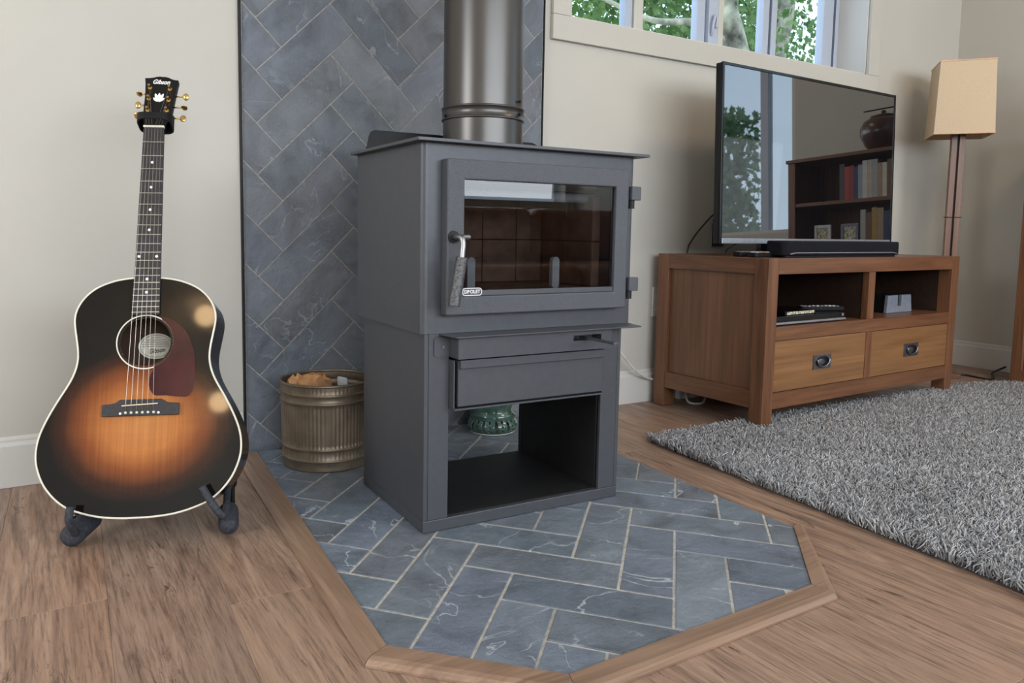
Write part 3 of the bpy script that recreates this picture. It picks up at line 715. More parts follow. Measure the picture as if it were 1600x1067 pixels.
def remote(label, loc, rz, ln, wd, seed):
    t = thing('remote_control', label, 'remote control', loc, rz)
    obj('remote_body', prism(bmesh.new(), rrect(0, ln, 0, wd, wd*.3), 'z', 0, .016), black_matt, t, .003)
    rr = random.Random(seed)
    for i in range(9):
        for j in range(3):
            x = .02+i*(ln-.04)/8.5; y = wd*(.25+.25*j)
            obj('button', B(x-.0045, x+.0045, y-.003, y+.003, .0162, .0182), (white_plastic, silver, kraft, silver)[rr.randrange(4)], t)
    return t
remote('long black remote control lying on the disc player behind the disc case', on_cab(.285, .125, .3936+.0), ROT-.25, .19, .045, 1)
t_ = [o for o in COL.objects if o.name.startswith('remote_control')][-1]; t_.location.z = .3936; t_.location = on_cab(.355, .110, .3936); t_.rotation_euler = (0, 0, ROT-.35)
# slotted grey dock
DK = thing('charging_dock', 'grey block with a slot on the right open shelf of the cabinet', 'dock', on_cab(.905, .095, .3608), ROT)
bm = prism(bmesh.new(), [(0, 0), (.195, 0), (.182, .073), (.110, .073), (.110, .026), (.082, .026), (.082, .073), (.008, .073)], 'y', 0, .014); obj('slotted_front', bm, grey_plastic, DK, .0015)
obj('dock_body', prism(bmesh.new(), [(.006, .0), (.189, .0), (.178, .070), (.012, .070)], 'y', .0145, .11), black_matt, DK, .002)

# television
TV = thing('television', 'large flat television with black bezel standing on the wooden cabinet', 'television', on_cab(-.012, .205, .5992), ROT)
tl = Matrix.Translation((0, 0, .0445)) @ Matrix.Rotation(-math.radians(1.8), 4, 'X')
TWd, THt = 1.112, .640
pn = obj('panel', B(.001, TWd-.001, .004, .030, .001, THt-.001, M=tl), black_gloss, TV, .003)
obj('screen', B(.011, TWd-.011, -.0008, .0035, .020, THt-.011, M=tl), screen_mat, TV)
bm = bmesh.new()
for a in ((0, .0105, 0, THt), (TWd-.0105, TWd, 0, THt), (.0105, TWd-.0105, THt-.0105, THt)): box(bm, a[0], a[1], -.003, .0038, a[2], a[3], tl)
obj('bezel', bm, black_gloss, TV, .0012)
obj('lower_bezel', B(.0106, TWd-.0106, -.0035, .0038, .0, .0195, M=tl), silver, TV, .0015)
obj('rear_housing', B(.18, TWd-.18, .0305, .062, .06, .42, M=tl), black_matt, TV, .01)
for x in (.262, TWd-.262):
    s = 1
    ftm = obj('stand_foot', prism(bmesh.new(), [(x-.022, .048), (x+.022, .048), (x+.026, .022), (x+.06, .006), (x+.066, 0), (x-.05, 0), (x-.02, .010)], 'y', .004, .028), black_gloss, TV, .002)
    obj('foot_bar', tube(bmesh.new(), [(x+.01, -.075, .006), (x+.01, 0, .010), (x+.01, .11, .006)], .0055, 8), black_gloss, TV, smooth=True)
# soundbar
SB = thing('sound_bar', 'short black cloth sound bar in front of the television on the cabinet', 'sound bar', on_cab(.128, .035, .5990), ROT)
bm = prism(bmesh.new(), rrect(0, .745, 0, .085, .022, 6), 'z', .006, .058); obj('cloth_body', bm, black_cloth, SB, .006, seg=3)
obj('base_plate', prism(bmesh.new(), rrect(.02, .725, .004, .080, .018, 5), 'z', .0, .0055), black_matt, SB)
obj('front_trim', tube(bmesh.new(), [(.03, -.0015, .012), (.06, -.002, .016), (.685, -.002, .016), (.715, -.0015, .012)], .002, 6), silver, SB)
remote('black remote control with white buttons, nearer the cabinet edge left of the sound bar', on_cab(-.0+.030, .075, .5990), ROT+.12, .155, .042, 2)
remote('slim black remote control with a silver end under the television foot', on_cab(.035, .150, .5990), ROT-.1, .17, .040, 3)

# cables, outlets
def cable(name, pts, r, mat, label, cat='cable', parent=None):
    if parent is not None:
        mi = Matrix.LocRotScale(parent.location, parent.rotation_euler, None).inverted()
        return obj(name, tube(bmesh.new(), smooth_path([mi @ Vector(p) for p in pts], 8), r, 8), mat, parent, smooth=True)
    return tag(obj(name, tube(bmesh.new(), smooth_path(pts, 8), r, 8), mat, smooth=True), label, cat)
cable('power_cord', [(2.62, -.27, .86), (2.55, -.12, .84), (2.464, -.03, .772), (2.393, -.022, .717), (2.325, -.022, .650), (2.304, -.020, .600), (2.300, -.020, .45), (2.33, -.022, .30)], .0035, cord_black, 'black cord hanging down the wall at the left of the television', parent=TV)
cable('thin_cord', [(2.43, -.25, .66), (2.40, -.20, .645), (2.372, -.17, .62), (2.372, -.16, .6035)], .0018, cord_black, 'thin black cord under the left corner of the television', parent=TV)
cable('signal_cable', [(2.42, -.25, .66), (2.47, -.22, .645), (2.56, -.22, .625), (2.62, -.20, .6045), (2.74, -.17, .6045), (2.86, -.16, .62)], .0022, cord_black, 'black looped cable behind the television foot', parent=TV)
cable('wall_cable', [(1.79, -.016, .40), (1.83, -.045, .33), (1.89, -.055, .265), (1.94, -.055, .213), (2.00, -.052, .155), (2.06, -.045, .115), (2.12, -.035, .095), (2.20, -.030, .08), (2.32, -.030, .035)], .0042, cord_cream, 'cream cable drooping along the baseboard between stove and cabinet')
cable('loop_cable', [(2.30, -.060, .10), (2.262, -.085, .06), (2.235, -.12, .012), (2.25, -.155, .0055), (2.295, -.150, .010), (2.345, -.115, .05), (2.38, -.085, .10)], .0048, cord_cream, 'cream cable looping down to the floor under the cabinet')
ps = thing('power_strip', 'black power strip on the floor behind the cabinet leg', 'power strip', (2.24, -.060, 0), 0)
obj('strip_body', B(0, .26, 0, .04, .048, .088), black_matt, ps, .004); obj('strip_bracket', B(.02, .24, .008, .034, .0005, .0478), white_plastic, ps, .002); obj('plug', B(.05, .08, -.03, -.0005, .055, .083), black_matt, ps, .003)
def outlet(label, x0, z0, mat, w=.075, h=.118):
    t = thing('wall_outlet', label, 'outlet', (x0, -.0005, z0))
    obj('cover_plate', B(0, w, -.006, 0, 0, h), mat, t, .002)
    for zz in (.022, .070): obj('socket', prism(bmesh.new(), rrect(.022, .053, zz, zz+.027, .008), 'y', -.0072, -.0061), mat, t)
outlet('grey outlet cover on the wall behind the lower left television corner', 2.455, .625, pewter)
outlet('white outlet cover on the wall beside the rear cabinet leg', 2.137, .343, white_plastic)
outlet('white outlet cover on the wall behind the stove', 1.745, .345, white_plastic)

# ------------------------------------------------------------------ floor lamp
LP = thing('floor_lamp', 'floor lamp with square cream shade and split wooden pole in the corner', 'lamp', (3.822, -.254, 0), -.898)
obj('lamp_base', B(-.070, .070, -.070, .070, 0, .022), wood_x, LP, .003)
obj('pole', B(-.029, -.004, -.018, .018, .0225, 1.20), wood_z, LP, .002); obj('pole', B(.004, .029, -.018, .018, .0225, 1.20), wood_z, LP, .002)
obj('pole_core', B(-.0035, .0035, -.010, .010, .0225, 1.26), black_matt, LP)
obj('pole_clip', B(-.034, .034, -.021, .021, .772, .776), black_matt, LP)
hb, ht, zb, zt = .1235, .1125, 1.159, 1.492
bm = bmesh.new(); rows = []
for h, z in ((hb, zb), (ht, zt), (ht-.002, zt), (hb-.002, zb)):
    rows.append([bm.verts.new((sx*h, sy*h, z)) for sx, sy in ((-1, -1), (1, -1), (1, 1), (-1, 1))])
for a, b in zip(rows, rows[1:]+rows[:1]):
    for i in range(4): bm.faces.new((a[i], a[(i+1) % 4], b[(i+1) % 4], b[i]))
cable('lamp_cord', [(3.80, -.20, .0045), (3.87, -.26, .0045), (3.925, -.306, .005), (3.925, -.35, .005), (3.915, -.395, .005), (3.92, -.43, .005), (3.98, -.42, .0045), (4.08, -.36, .005), (4.16, -.345, .012), (4.215, -.36, .03)], .0045, cord_black, 'black cord snaking on the floor between lamp and bookcase', parent=LP)
sd = obj('lamp_shade', bm, shade_cloth, LP)
for h, z in ((hb, zb), (ht, zt)):
    obj('shade_trim', tube(bmesh.new(), [(-h, -h, z), (h, -h, z), (h, h, z), (-h, h, z)], .0035, 6, closed=True), shade_trim, sd)
bm = bmesh.new(); bmesh.ops.create_uvsphere(bm, u_segments=16, v_segments=10, radius=.03); bmesh.ops.translate(bm, vec=(0, 0, 1.30), verts=bm.verts); obj('bulb', bm, white_plastic, LP, smooth=True)
bm = bmesh.new(); box(bm, -.108, .108, -.002, .002, 1.40, 1.404); box(bm, -.002, .002, -.108, .108, 1.396, 1.3995); obj('shade_holder', bm, fret_metal, LP)

# ------------------------------------------------------------------ bookcase at the right edge of the frame
BKX, BKY0, BKY1, BKH = 3.900, -1.262, -.523, 1.170
BC = thing('bookcase', 'reddish brown wooden bookcase against the right wall at the frame edge', 'bookcase', (BKX, BKY0, 0))
w_, d_ = BKY1-BKY0, .320
for x0 in (0, d_-.04):
    for y0 in (0, w_-.045): obj('post', B(x0, x0+.040, y0, y0+.045, .001, BKH-.0205), wood_z, BC, .002)
for z0 in (.052, .350, .625, .895): obj('shelf', B(.004, d_-.012, .0455, w_-.0455, z0, z0+.020), wood_y, BC, .001)
obj('top_board', B(-.008, d_+.001, -.010, w_+.010, BKH-.020, BKH), wood_y, BC, .002)
obj('bottom_rail', B(.004, .024, .0455, w_-.0455, .006, .0515), wood_y, BC)
obj('rear_panel', B(d_-.0115, d_-.005, .0455, w_-.0455, .03, BKH-.021), wood_z, BC)
for y0 in (.014, w_-.024): obj('side_panel', B(.0405, d_-.0405, y0, y0+.010, .03, BKH-.021), panel_wood, BC)
wb = tag(obj('storage_box', B(BKX+.018, BKX+.26, BKY1-.16, BKY1-.0475, .0725, .242), white_plastic, bevel=.004), 'white box on the lowest shelf of the bookcase', 'box')
bookcols = [('dark grey', (.06, .06, .07)), ('bright red', (.38, .05, .04)), ('deep red', (.28, .035, .03)), ('navy', (.03, .05, .12)), ('pale blue', (.30, .36, .42)), ('white', (.60, .58, .55)), ('cream', (.50, .45, .36)), ('light grey', (.38, .38, .38)), ('tan', (.36, .26, .16)), ('ivory', (.58, .55, .46)), ('brown', (.16, .08, .04)), ('ochre', (.38, .24, .06))]
page_mat = plain('book_pages', (.62, .58, .48), .8, bmp=0)
def book(x, y, z, th, hh, dp, cn, col, label, grp):
    t = thing('book', label, 'book', (x, y, z), 0, grp); m = plain('cover_'+cn.replace(' ', '_'), col, .55, var=.05, bmp=0)
    bm = bmesh.new(); box(bm, 0, dp, 0, .0025, 0, hh); box(bm, 0, dp, th-.0025, th, 0, hh); box(bm, 0, .003, .0025, th-.0025, 0, hh); obj('cover', bm, m, t)
    obj('pages', B(.0035, dp-.003, .003, th-.003, .003, hh-.003), page_mat, t)
y = BKY0+.300
for i, (cn, col) in enumerate(bookcols):
    th = random.uniform(.021, .030); hh = random.uniform(.175, .205)
    book(BKX+.03, y, .9155, th, hh, .15, cn, col, f'{cn} hardback book upright on the top shelf of the bookcase', 'books on the top shelf'); y += th+.0008
y = BKY0+.42
for i, (cn, col) in enumerate([bookcols[7], bookcols[10], bookcols[11], bookcols[8], bookcols[3], bookcols[0]]):
    th = random.uniform(.024, .034); hh = random.uniform(.19, .22)
    book(BKX+.03, y, .6455, th, hh, .15, cn+'_low', col, f'{cn} book upright on the second shelf of the bookcase', 'books on the second shelf'); y += th+.0008
for yy, lb in ((BKY0+.13, 'small white framed picture on the second bookcase shelf, farther from the books'), (BKY0+.29, 'small grey framed picture on the second bookcase shelf beside the books')):
    t = thing('picture_frame', lb, 'picture frame', (BKX+.06, yy, .6458))
    o_ = ring_prism(bmesh.new(), [(0, 0), (.10, 0), (.10, .14), (0, .14)], [(.015, .015), (.085, .015), (.085, .125), (.015, .125)], 'z', 0, .012)
    bmesh.ops.transform(o_, matrix=Matrix(((0, 0, 1, 0), (1, 0, 0, 0), (0, 1, 0, 0), (0, 0, 0, 1))), verts=o_.verts); obj('frame_moulding', o_, white_plastic if 'white' in lb else grey_plastic, t)
    obj('picture', B(.004, .008, .0155, .0845, .0155, .1245), case_print, t)
JR = thing('lidded_jar', 'round brown glazed jar standing on top of the bookcase', 'jar', (BKX+.165, BKY0+.475, BKH+.0005))
obj('jar_body', lathe(bmesh.new(), [(.055, 0), (.065, .003), (.095, .04), (.116, .09), (.118, .125), (.100, .165), (.070, .185), (.062, .188)], 48), jar_glaze, JR, smooth=True)
obj('lid', lathe(bmesh.new(), [(.066, .1885), (.066, .196), (.03, .205), (.012, .208), (.012, .222), (.004, .226)], 32), jar_glaze, JR, smooth=True)
obj('stick', tube(bmesh.new(), [(-.02, -.10, .2305), (-.02, .12, .2305)], .004, 6), black_matt, JR)

# ------------------------------------------------------------------ sofa behind the camera, seen in the stove glass
SF = thing('leather_sofa', 'brown leather sofa across the room reflected in the stove glass', 'sofa', (1.9, -4.35, 0))
obj('sofa_base', B(0, 2.1, .0, .85, .05, .30), leather, SF, .03, seg=3)
for k in range(2):
    obj('seat_cushion', B(.21+k*.845, .21+k*.845+.835, .25, .88, .302, .46), leather, SF, .05, seg=4)
    obj('back_cushion', B(.21+k*.845, .21+k*.845+.835, .02, .245, .47, .84), leather, SF, .07, seg=4)
obj('sofa_back', B(.205, 1.895, -.12, .015, .302, .74), leather, SF, .03, seg=3)
for x0 in (0, 1.90): obj('armrest', B(x0, x0+.20, -.12, .86, .302, .62), leather, SF, .05, seg=4)
for x0 in (.05, 2.0):
    for y0 in (.05, .75): obj('foot', B(x0, x0+.05, y0, y0+.05, .0, .0495), black_matt, SF)

# ------------------------------------------------------------------ warm sconces on the left wall, mirrored in the guitar lacquer
glow, t, b = new_mat('warm_bulb'); b.inputs['Emission Color'].default_value = (1.0, .66, .34, 1); b.inputs['Emission Strength'].default_value = 22
sc_ = thing('wall_sconce', 'small warm globe sconce on the left wall behind the camera', 'wall lamp', (XL, -4.36, 2.0))
obj('back_plate', B(.0005, .012, -.04, .04, -.06, .06), chrome, sc_, .002)
obj('arm', tube(bmesh.new(), [(.012, 0, -.02), (.08, 0, -.10), (.12, 0, -.10)], .006, 8), chrome, sc_, smooth=True)
bm = bmesh.new(); bmesh.ops.create_uvsphere(bm, u_segments=20, v_segments=12, radius=.08); bmesh.ops.translate(bm, vec=(.12, 0, 0), verts=bm.verts); obj('globe', bm, glow, sc_, smooth=True)
sc_ = thing('ceiling_lamp', 'warm globe ceiling lamp near the left wall behind the camera', 'ceiling lamp', (-1.93, -3.83, ZC))
obj('ceiling_rose', tube(bmesh.new(), [(0, 0, -.0005), (0, 0, -.02)], .05, 20), chrome, sc_)
bm = bmesh.new(); bmesh.ops.create_uvsphere(bm, u_segments=20, v_segments=12, radius=.08); bmesh.ops.translate(bm, vec=(0, 0, -.1), verts=bm.verts); obj('globe', bm, glow, sc_, smooth=True)

# ------------------------------------------------------------------ rug
RUG = thing('shag_rug', 'grey shaggy rug partly under the wooden cabinet', 'rug', (2.7, -1.5, 0))
RP = [(1.700, -.462), (1.600, -1.65), (1.600, -2.05), (3.86, -2.05), (3.86, -.56), (3.60, -.468)]
RP = [(x-2.7, y+1.5) for x, y in RP]
obj('rug_backing', prism(bmesh.new(), [(x+(.012 if x < 0 else -.012), y+(.012 if y < 0 else -.012)) for x, y in RP], 'z', .0008, .006), rug_base_mat, RUG)
def rug_pile(spacing):
    xs = np.arange(-1.11, 1.16, spacing); ys = np.arange(-.55, 1.04, spacing)
    X, Y = np.meshgrid(xs, ys); P = np.stack([X.ravel(), Y.ravel()], 1); P += rng.uniform(-.5, .5, P.shape)*spacing
    keep = np.ones(len(P), bool); n = len(RP)
    for i in range(n):
        a = np.array(RP[i]); b = np.array(RP[(i+1) % n]); e = b-a; dd = e[0]*(P[:, 1]-a[1])-e[1]*(P[:, 0]-a[0])
        keep &= dd/np.linalg.norm(e) > .003
    if keep.sum() < 10:   # outline given clockwise instead
        keep[:] = True
    # cabinet legs stand on the backing: no strands there
    for lx, ly in ((0, 0), (Wc-Lg, 0)):
        wx, wy = P[:, 0]+2.7-2.1355, P[:, 1]-1.5+.5615; c_, s_ = math.cos(.0367), math.sin(.0367)
        ux = wx*c_+wy*s_; uy = -wx*s_+wy*c_
        keep &= ~((ux > lx-.004) & (ux < lx+Lg+.004) & (uy > ly-.004) & (uy < ly+Lg+.004))
    P = P[keep]; m = len(P)
    h = rng.uniform(.017, .031, m); ang = rng.uniform(0, 2*PI, m)
    # neighbouring strands lean together, giving tufted clumps
    gx = np.sin(P[:, 0]*61+3*np.sin(P[:, 1]*43))+np.sin(P[:, 1]*97+P[:, 0]*31); gy = np.cos(P[:, 1]*67+3*np.sin(P[:, 0]*51))+np.sin(P[:, 0]*89-P[:, 1]*23)
    lx = gx*.0085+np.cos(ang)*.009; ly = gy*.0085+np.sin(ang)*.009
    w = rng.uniform(.0017, .0026, m); cvx = rng.normal(0, .0040, m); cvy = rng.normal(0, .0040, m); th = rng.uniform(0, 2*PI, m)
    V = np.zeros((m, 9, 3)); lev = ((0, .005, 0.7), (.55, 0, 1.0), (1.0, 0, .55))
    for j, (t, _, k) in enumerate(((0, 0, .8), (.55, 0, 1.0), (1.0, 0, .6))):
        bb = 1 if j == 1 else 0; cx = P[:, 0]+lx*t**1.6+cvx*bb; cy = P[:, 1]+ly*t**1.6+cvy*bb; cz = .0062+h*t*(1-.12*t)
        for q in range(3):
            a = th+q*2*PI/3+t*1.2
            V[:, j*3+q, 0] = cx+np.cos(a)*w*k; V[:, j*3+q, 1] = cy+np.sin(a)*w*k; V[:, j*3+q, 2] = cz
    F = []
    for j in range(2):
        for q in range(3):
            q2 = (q+1) % 3; F.append((j*3+q, j*3+q2, j*3+3+q2, j*3+3+q))
    F = np.array(F); base = (np.arange(m)*9)[:, None, None]
    quads = (F[None]+base).reshape(-1, 4); tris = (np.array([[6, 7, 8]])[None]+base).reshape(-1, 3)
    me = bpy.data.meshes.new('rug_pile'); nq, ntr = len(quads), len(tris)
    me.vertices.add(m*9); me.vertices.foreach_set('co', V.reshape(-1))
    me.loops.add(nq*4+ntr*3); me.loops.foreach_set('vertex_index', np.concatenate([quads.ravel(), tris.ravel()]).astype(np.int32))
    me.polygons.add(nq+ntr); ls = np.concatenate([np.arange(nq)*4, nq*4+np.arange(ntr)*3]).astype(np.int32)
    me.polygons.foreach_set('loop_start', ls); me.polygons.foreach_set('use_smooth', np.ones(nq+ntr, bool))
    me.update(calc_edges=True); me.validate(); me.materials.append(rug_mat)
    o = link(bpy.data.objects.new('rug_pile', me), RUG); o['kind'] = 'stuff'; return m
rug_pile(.0053)

# ------------------------------------------------------------------ guitar
yaw, tilt, roll = -.3809, .2944, .0116
n0 = Vector((math.sin(yaw), -math.cos(yaw), 0)); u0 = Vector((math.cos(yaw), math.sin(yaw), 0)); zz = Vector((0, 0, 1))
v0 = zz*math.cos(tilt)-n0*math.sin(tilt); gn = n0*math.cos(tilt)+zz*math.sin(tilt)
gu = u0*math.cos(roll)+v0*math.sin(roll); gv = -u0*math.sin(roll)+v0*math.cos(roll)
GT = thing('acoustic_guitar', 'sunburst acoustic guitar with red pickguard leaning on a stand by the wall', 'guitar')
GM = Matrix((gu, -gn, gv)).transposed().to_4x4(); GM.translation = Vector((.1744, -.5849, .0708)); GT.matrix_world = GM
half = [(0, 0), (.03, .0005), (.0635, .0035), (.090, .0088), (.115, .0165), (.138, .026), (.157, .0395), (.174, .0570), (.188, .0770), (.1985, .1010), (.2045, .1250), (.2050, .1500), (.2010, .1740), (.1925, .1985),
        (.1810, .2240), (.1680, .2490), (.1550, .2720), (.1440, .2940), (.1370, .3160), (.1345, .3360), (.1360, .3580), (.1400, .3820), (.1440, .4050), (.1455, .4230), (.1430, .4400), (.1360, .4570),
        (.1240, .4740), (.1070, .4890), (.0850, .5005), (.0600, .5085), (.0300, .5130), (0, .5142)]
outl = half+[(-x, z) for x, z in half[-2:0:-1]]
def dense(pts, n=3):
    out = []; m = len(pts)
    for i in range(m):
        p0, p1, p2, p3 = [Vector(pts[(i+k) % m]) for k in (-1, 0, 1, 2)]
        for k in range(n):
            t = k/n; q = .5*((2*p1)+(p2-p0)*t+(2*p0-5*p1+4*p2-p3)*t*t+(3*p1-p0-3*p2+p3)*t**3); out.append((q.x, q.y))
    return out
OL = dense(outl, 3); HC = (.0005, .3705); HR = .0525
def soundboard():
    bm = bmesh.new(); rows = []
    for f in (0, .12, .3, .55, .8, .94, 1.0):
        rw = []
        for x, z in OL:
            a = math.atan2(z-HC[1], x-HC[0]); hx, hz = HC[0]+HR*math.cos(a), HC[1]+HR*math.sin(a)
            rw.append(bm.verts.new((hx+(x-hx)*f, 0, hz+(z-hz)*f)))
        rows.append(rw)
    n = len(OL)
    for a, b in zip(rows, rows[1:]):
        for i in range(n): bm.faces.new((a[i], b[i], b[(i+1) % n], a[(i+1) % n]))
    return bm
sbd = obj('soundboard', soundboard(), burst, GT); md = sbd.modifiers.new('t', 'SOLIDIFY'); md.thickness = .003; md.offset = -1
GD = .112
def strip(pts, y0, y1):
    bm = bmesh.new(); A = [bm.verts.new((x, y0, z)) for x, z in pts]; C = [bm.verts.new((x, y1, z)) for x, z in pts]; n = len(pts)
    for i in range(n): bm.faces.new((A[i], A[(i+1) % n], C[(i+1) % n], C[i]))
    return bm
obj('body_side', strip(OL, .0005, GD), side_wood, GT, smooth=True)
obj('body_back', prism(bmesh.new(), OL, 'y', GD, GD+.003), side_wood, GT)
IL = [(x*.985, .257+(z-.257)*.988) for x, z in OL]
obj('inner_lining', strip(IL, .004, GD-.001), inner_wood, GT, smooth=True)
obj('back_inside', prism(bmesh.new(), IL, 'y', GD-.0030, GD-.0005), inner_wood, GT)
obj('top_binding', tube(bmesh.new(), [(x, .0010, z) for x, z in OL], .0023, 8, closed=True), ivory, GT, smooth=True)
def circ(r, n=64): return [(HC[0]+r*math.cos(2*PI*i/n), HC[1]+r*math.sin(2*PI*i/n)) for i in range(n)]
obj('rosette', ring_prism(bmesh.new(), circ(.0600), circ(.0575), 'y', -.0006, -.0001), ivory, GT)
obj('rosette_inner', ring_prism(bmesh.new(), circ(.0573), circ(.0565), 'y', -.0006, -.0001), rosewood, GT)
lbl = obj('paper_label', prism(bmesh.new(), [(-.005+.0385*math.cos(2*PI*i/40), .3765+.0300*math.sin(2*PI*i/40)) for i in range(40)], 'y', GD-.0042, GD-.0033), paper_label, GT)
obj('label_ring', ring_prism(bmesh.new(), [(-.005+.0345*math.cos(2*PI*i/40), .3765+.0262*math.sin(2*PI*i/40)) for i in range(40)], [(-.005+.0338*math.cos(2*PI*i/40), .3765+.0255*math.sin(2*PI*i/40)) for i in range(40)], 'y', GD-.0048, GD-.0043), ink, lbl)
RX = Matrix.Rotation(PI/2, 4, 'X')
text('label_script', 'Gibson', .0150, ink, lbl, Matrix.Translation((-.003, GD-.0046, .3655)) @ Matrix.Rotation(-.12, 4, 'Y') @ RX, .0002, shear=.35, bold=.0003, width=.036)
for k, (w2, zz_) in enumerate(((.012, .3955), (.022, .3905), (.027, .3855), (.030, .3805), (.030, .3755))):
    obj('label_line', B(-.005-w2, -.005+w2, GD-.0046, GD-.0043, zz_, zz_+.0008), ink, lbl)
# pickguard
pg = [(.0318, .4239), (.0449, .4225), (.0571, .4168), (.0710, .4070), (.0829, .395), (.0910, .382), (.0963, .368), (.1020, .350), (.105, .3307), (.1060, .305), (.1052, .2807), (.1035, .266), (.0997, .2574), (.094, .251), (.0876, .2487),
      (.0678, .2500), (.0479, .2530), (.0284, .2531), (.0220, .2550), (.0184, .2599), (.0140, .267), (.0123, .2755), (.0122, .2911), (.0145, .299), (.019, .3060)]
pg += [(HC[0]+.0580*math.cos(a), HC[1]+.0580*math.sin(a)) for a in [math.radians(-70+k*125/14) for k in range(15)]]
obj('pickguard', prism(bmesh.new(), pg, 'y', -.0019, -.0007), guard_mat, GT)
# bridge
bp = [(-.0790, .2358), (-.0790, .2108), (.0762, .2108), (.0762, .2358), (.0560, .2370), (.0486, .2390), (.0440, .2430), (.0400, .2455), (-.0430, .2455), (-.0470, .2430), (-.0516, .2390), (-.0590, .2370)]
br = obj('bridge', prism(bmesh.new(), bp, 'y', -.0085, -.0002), rosewood, GT, .0012)
MSd = Matrix.Translation((-.0025, 0, .2338)) @ Matrix.Rotation(-.045, 4, 'Y')
obj('saddle', B(-.0365, .0365, -.0120, -.0084, -.0014, .0014, M=MSd), bone, br, .0008)
for i in range(6):
    x = -.0308+i*.0113
    bm = bmesh.new(); bmesh.ops.create_uvsphere(bm, u_segments=10, v_segments=6, radius=.0030); bmesh.ops.translate(bm, vec=(x, -.0092, .2174), verts=bm.verts); obj('bridge_pin', bm, ivory, br, smooth=True)
for x in (-.0415, .0353): obj('bridge_dot', tube(bmesh.new(), [(x, -.0092, .2162), (x, -.0083, .2162)], .0026, 12), pearl, br)
# neck, fretboard, frets, dots, nut
SLn, NV = .629, .866
def fw(v): return .0222+(.0285-.0222)*(NV-v)/(NV-.432)
obj('fretboard', prism(bmesh.new(), [(-fw(.430), .430), (fw(.430), .430), (fw(NV), NV-.001), (-fw(NV), NV-.001)], 'y', -.0068, -.0007), rosewood, GT, .0006)
bm = bmesh.new(); rows = []
for z, dp in ((.505, .036), (.530, .024), (.56, .019), (.70, .0175), (.84, .0165), (.875, .017)):
    w = fw(z)*.98; rows.append([bm.verts.new((w*math.cos(a), -.0005+dp*math.sin(a), z)) for a in [PI*k/10 for k in range(11)]])
for a, b in zip(rows, rows[1:]):
    for i in range(10): bm.faces.new((a[i], b[i], b[i+1], a[i+1]))
    bm.faces.new((a[0], a[10], b[10], b[0]))
bm.faces.new(rows[0]); bm.faces.new(rows[-1]); obj('neck', bm, side_wood, GT, smooth=True)
for k in range(1, 21):
    v = NV-SLn*(1-2**(-k/12)); w = fw(v)
    obj('fret', B(-w, w, -.0082, -.0067, v-.0008, v+.0008), fret_metal, GT)
FV = lambda k: NV-SLn*(1-2**(-(k-.5)/12))
for k in (3, 5, 7, 9, 15, 17): obj('inlay_dot', tube(bmesh.new(), [(0, -.0074, FV(k)), (0, -.0067, FV(k))], .0032, 14), pearl, GT)
for x in (-.0190, .0180): obj('inlay_dot', tube(bmesh.new(), [(x, -.0074, FV(12)), (x, -.0067, FV(12))], .0032, 14), pearl, GT)
obj('nut', B(-.0226, .0226, -.0095, -.0002, NV, NV+.0050), ivory, GT, .0008)
# headstock, tilted back
HS = Matrix.Translation((0, -.0015, NV)) @ Matrix.Rotation(-math.radians(16), 4, 'X')
hp = [(-.0225, .0052), (-.0262, .018), (-.0300, .045), (-.0318, .10), (-.0350, .135), (-.0375, .1525), (-.030, .1528), (-.0205, .1545), (-.0120, .1575), (-.0050, .1588), (.0020, .1580), (.0095, .1582), (.0160, .1560), (.0225, .1520), (.0300, .1492), (.0386, .1485), (.0372, .130), (.0350, .10), (.0322, .045), (.0270, .018), (.0225, .0052)]
bm = prism(bmesh.new(), hp, 'y', 0, .014); bmesh.ops.transform(bm, matrix=HS, verts=bm.verts); hs = obj('headstock', bm, head_black, GT, .0008)
text('headstock_script', 'Gibson', .0185, pearl, hs, HS @ Matrix.Translation((.0005, -.0005, .1402)) @ Matrix.Rotation(.03, 4, 'Y') @ RX, .0003, shear=.3, bold=.0004, width=.0385)
def petal(cx, cz, ang, ln, wd):
    return [(cx+math.sin(ang)*ln*t+math.cos(ang)*s*wd*math.sin(PI*min(1, max(.12, t)))**.7, cz+math.cos(ang)*ln*t-math.sin(ang)*s*wd*math.sin(PI*min(1, max(.12, t)))**.7) for s, ts in ((1, [i/8 for i in range(9)]), (-1, [i/8 for i in range(7, 0, -1)])) for t in ts]
bm = bmesh.new()
for ang, ln in ((0, .027), (.36, .0265), (-.36, .0265), (.82, .0175), (-.82, .0175)): prism(bm, petal(0, .080, ang, ln, .0038), 'y', -.0006-.00004*ang, -.0001)
bmesh.ops.transform(bm, matrix=HS, verts=bm.verts); obj('crown_inlay', bm, pearl, hs)
nutx = [-.0165+i*.0066 for i in range(6)]; bri = [-.0308+i*.0113 for i in range(6)]
posts = [(-.020, .0516), (-.0212, .0861), (-.0222, .1194), (.0225, .1177), (.0230, .0834), (.0218, .0514)]
btns = [(-.0402, .0436), (-.0419, .0752), (-.0425, .1092), (.0536, .1041), (.0530, .0708), (.0530, .0381)]
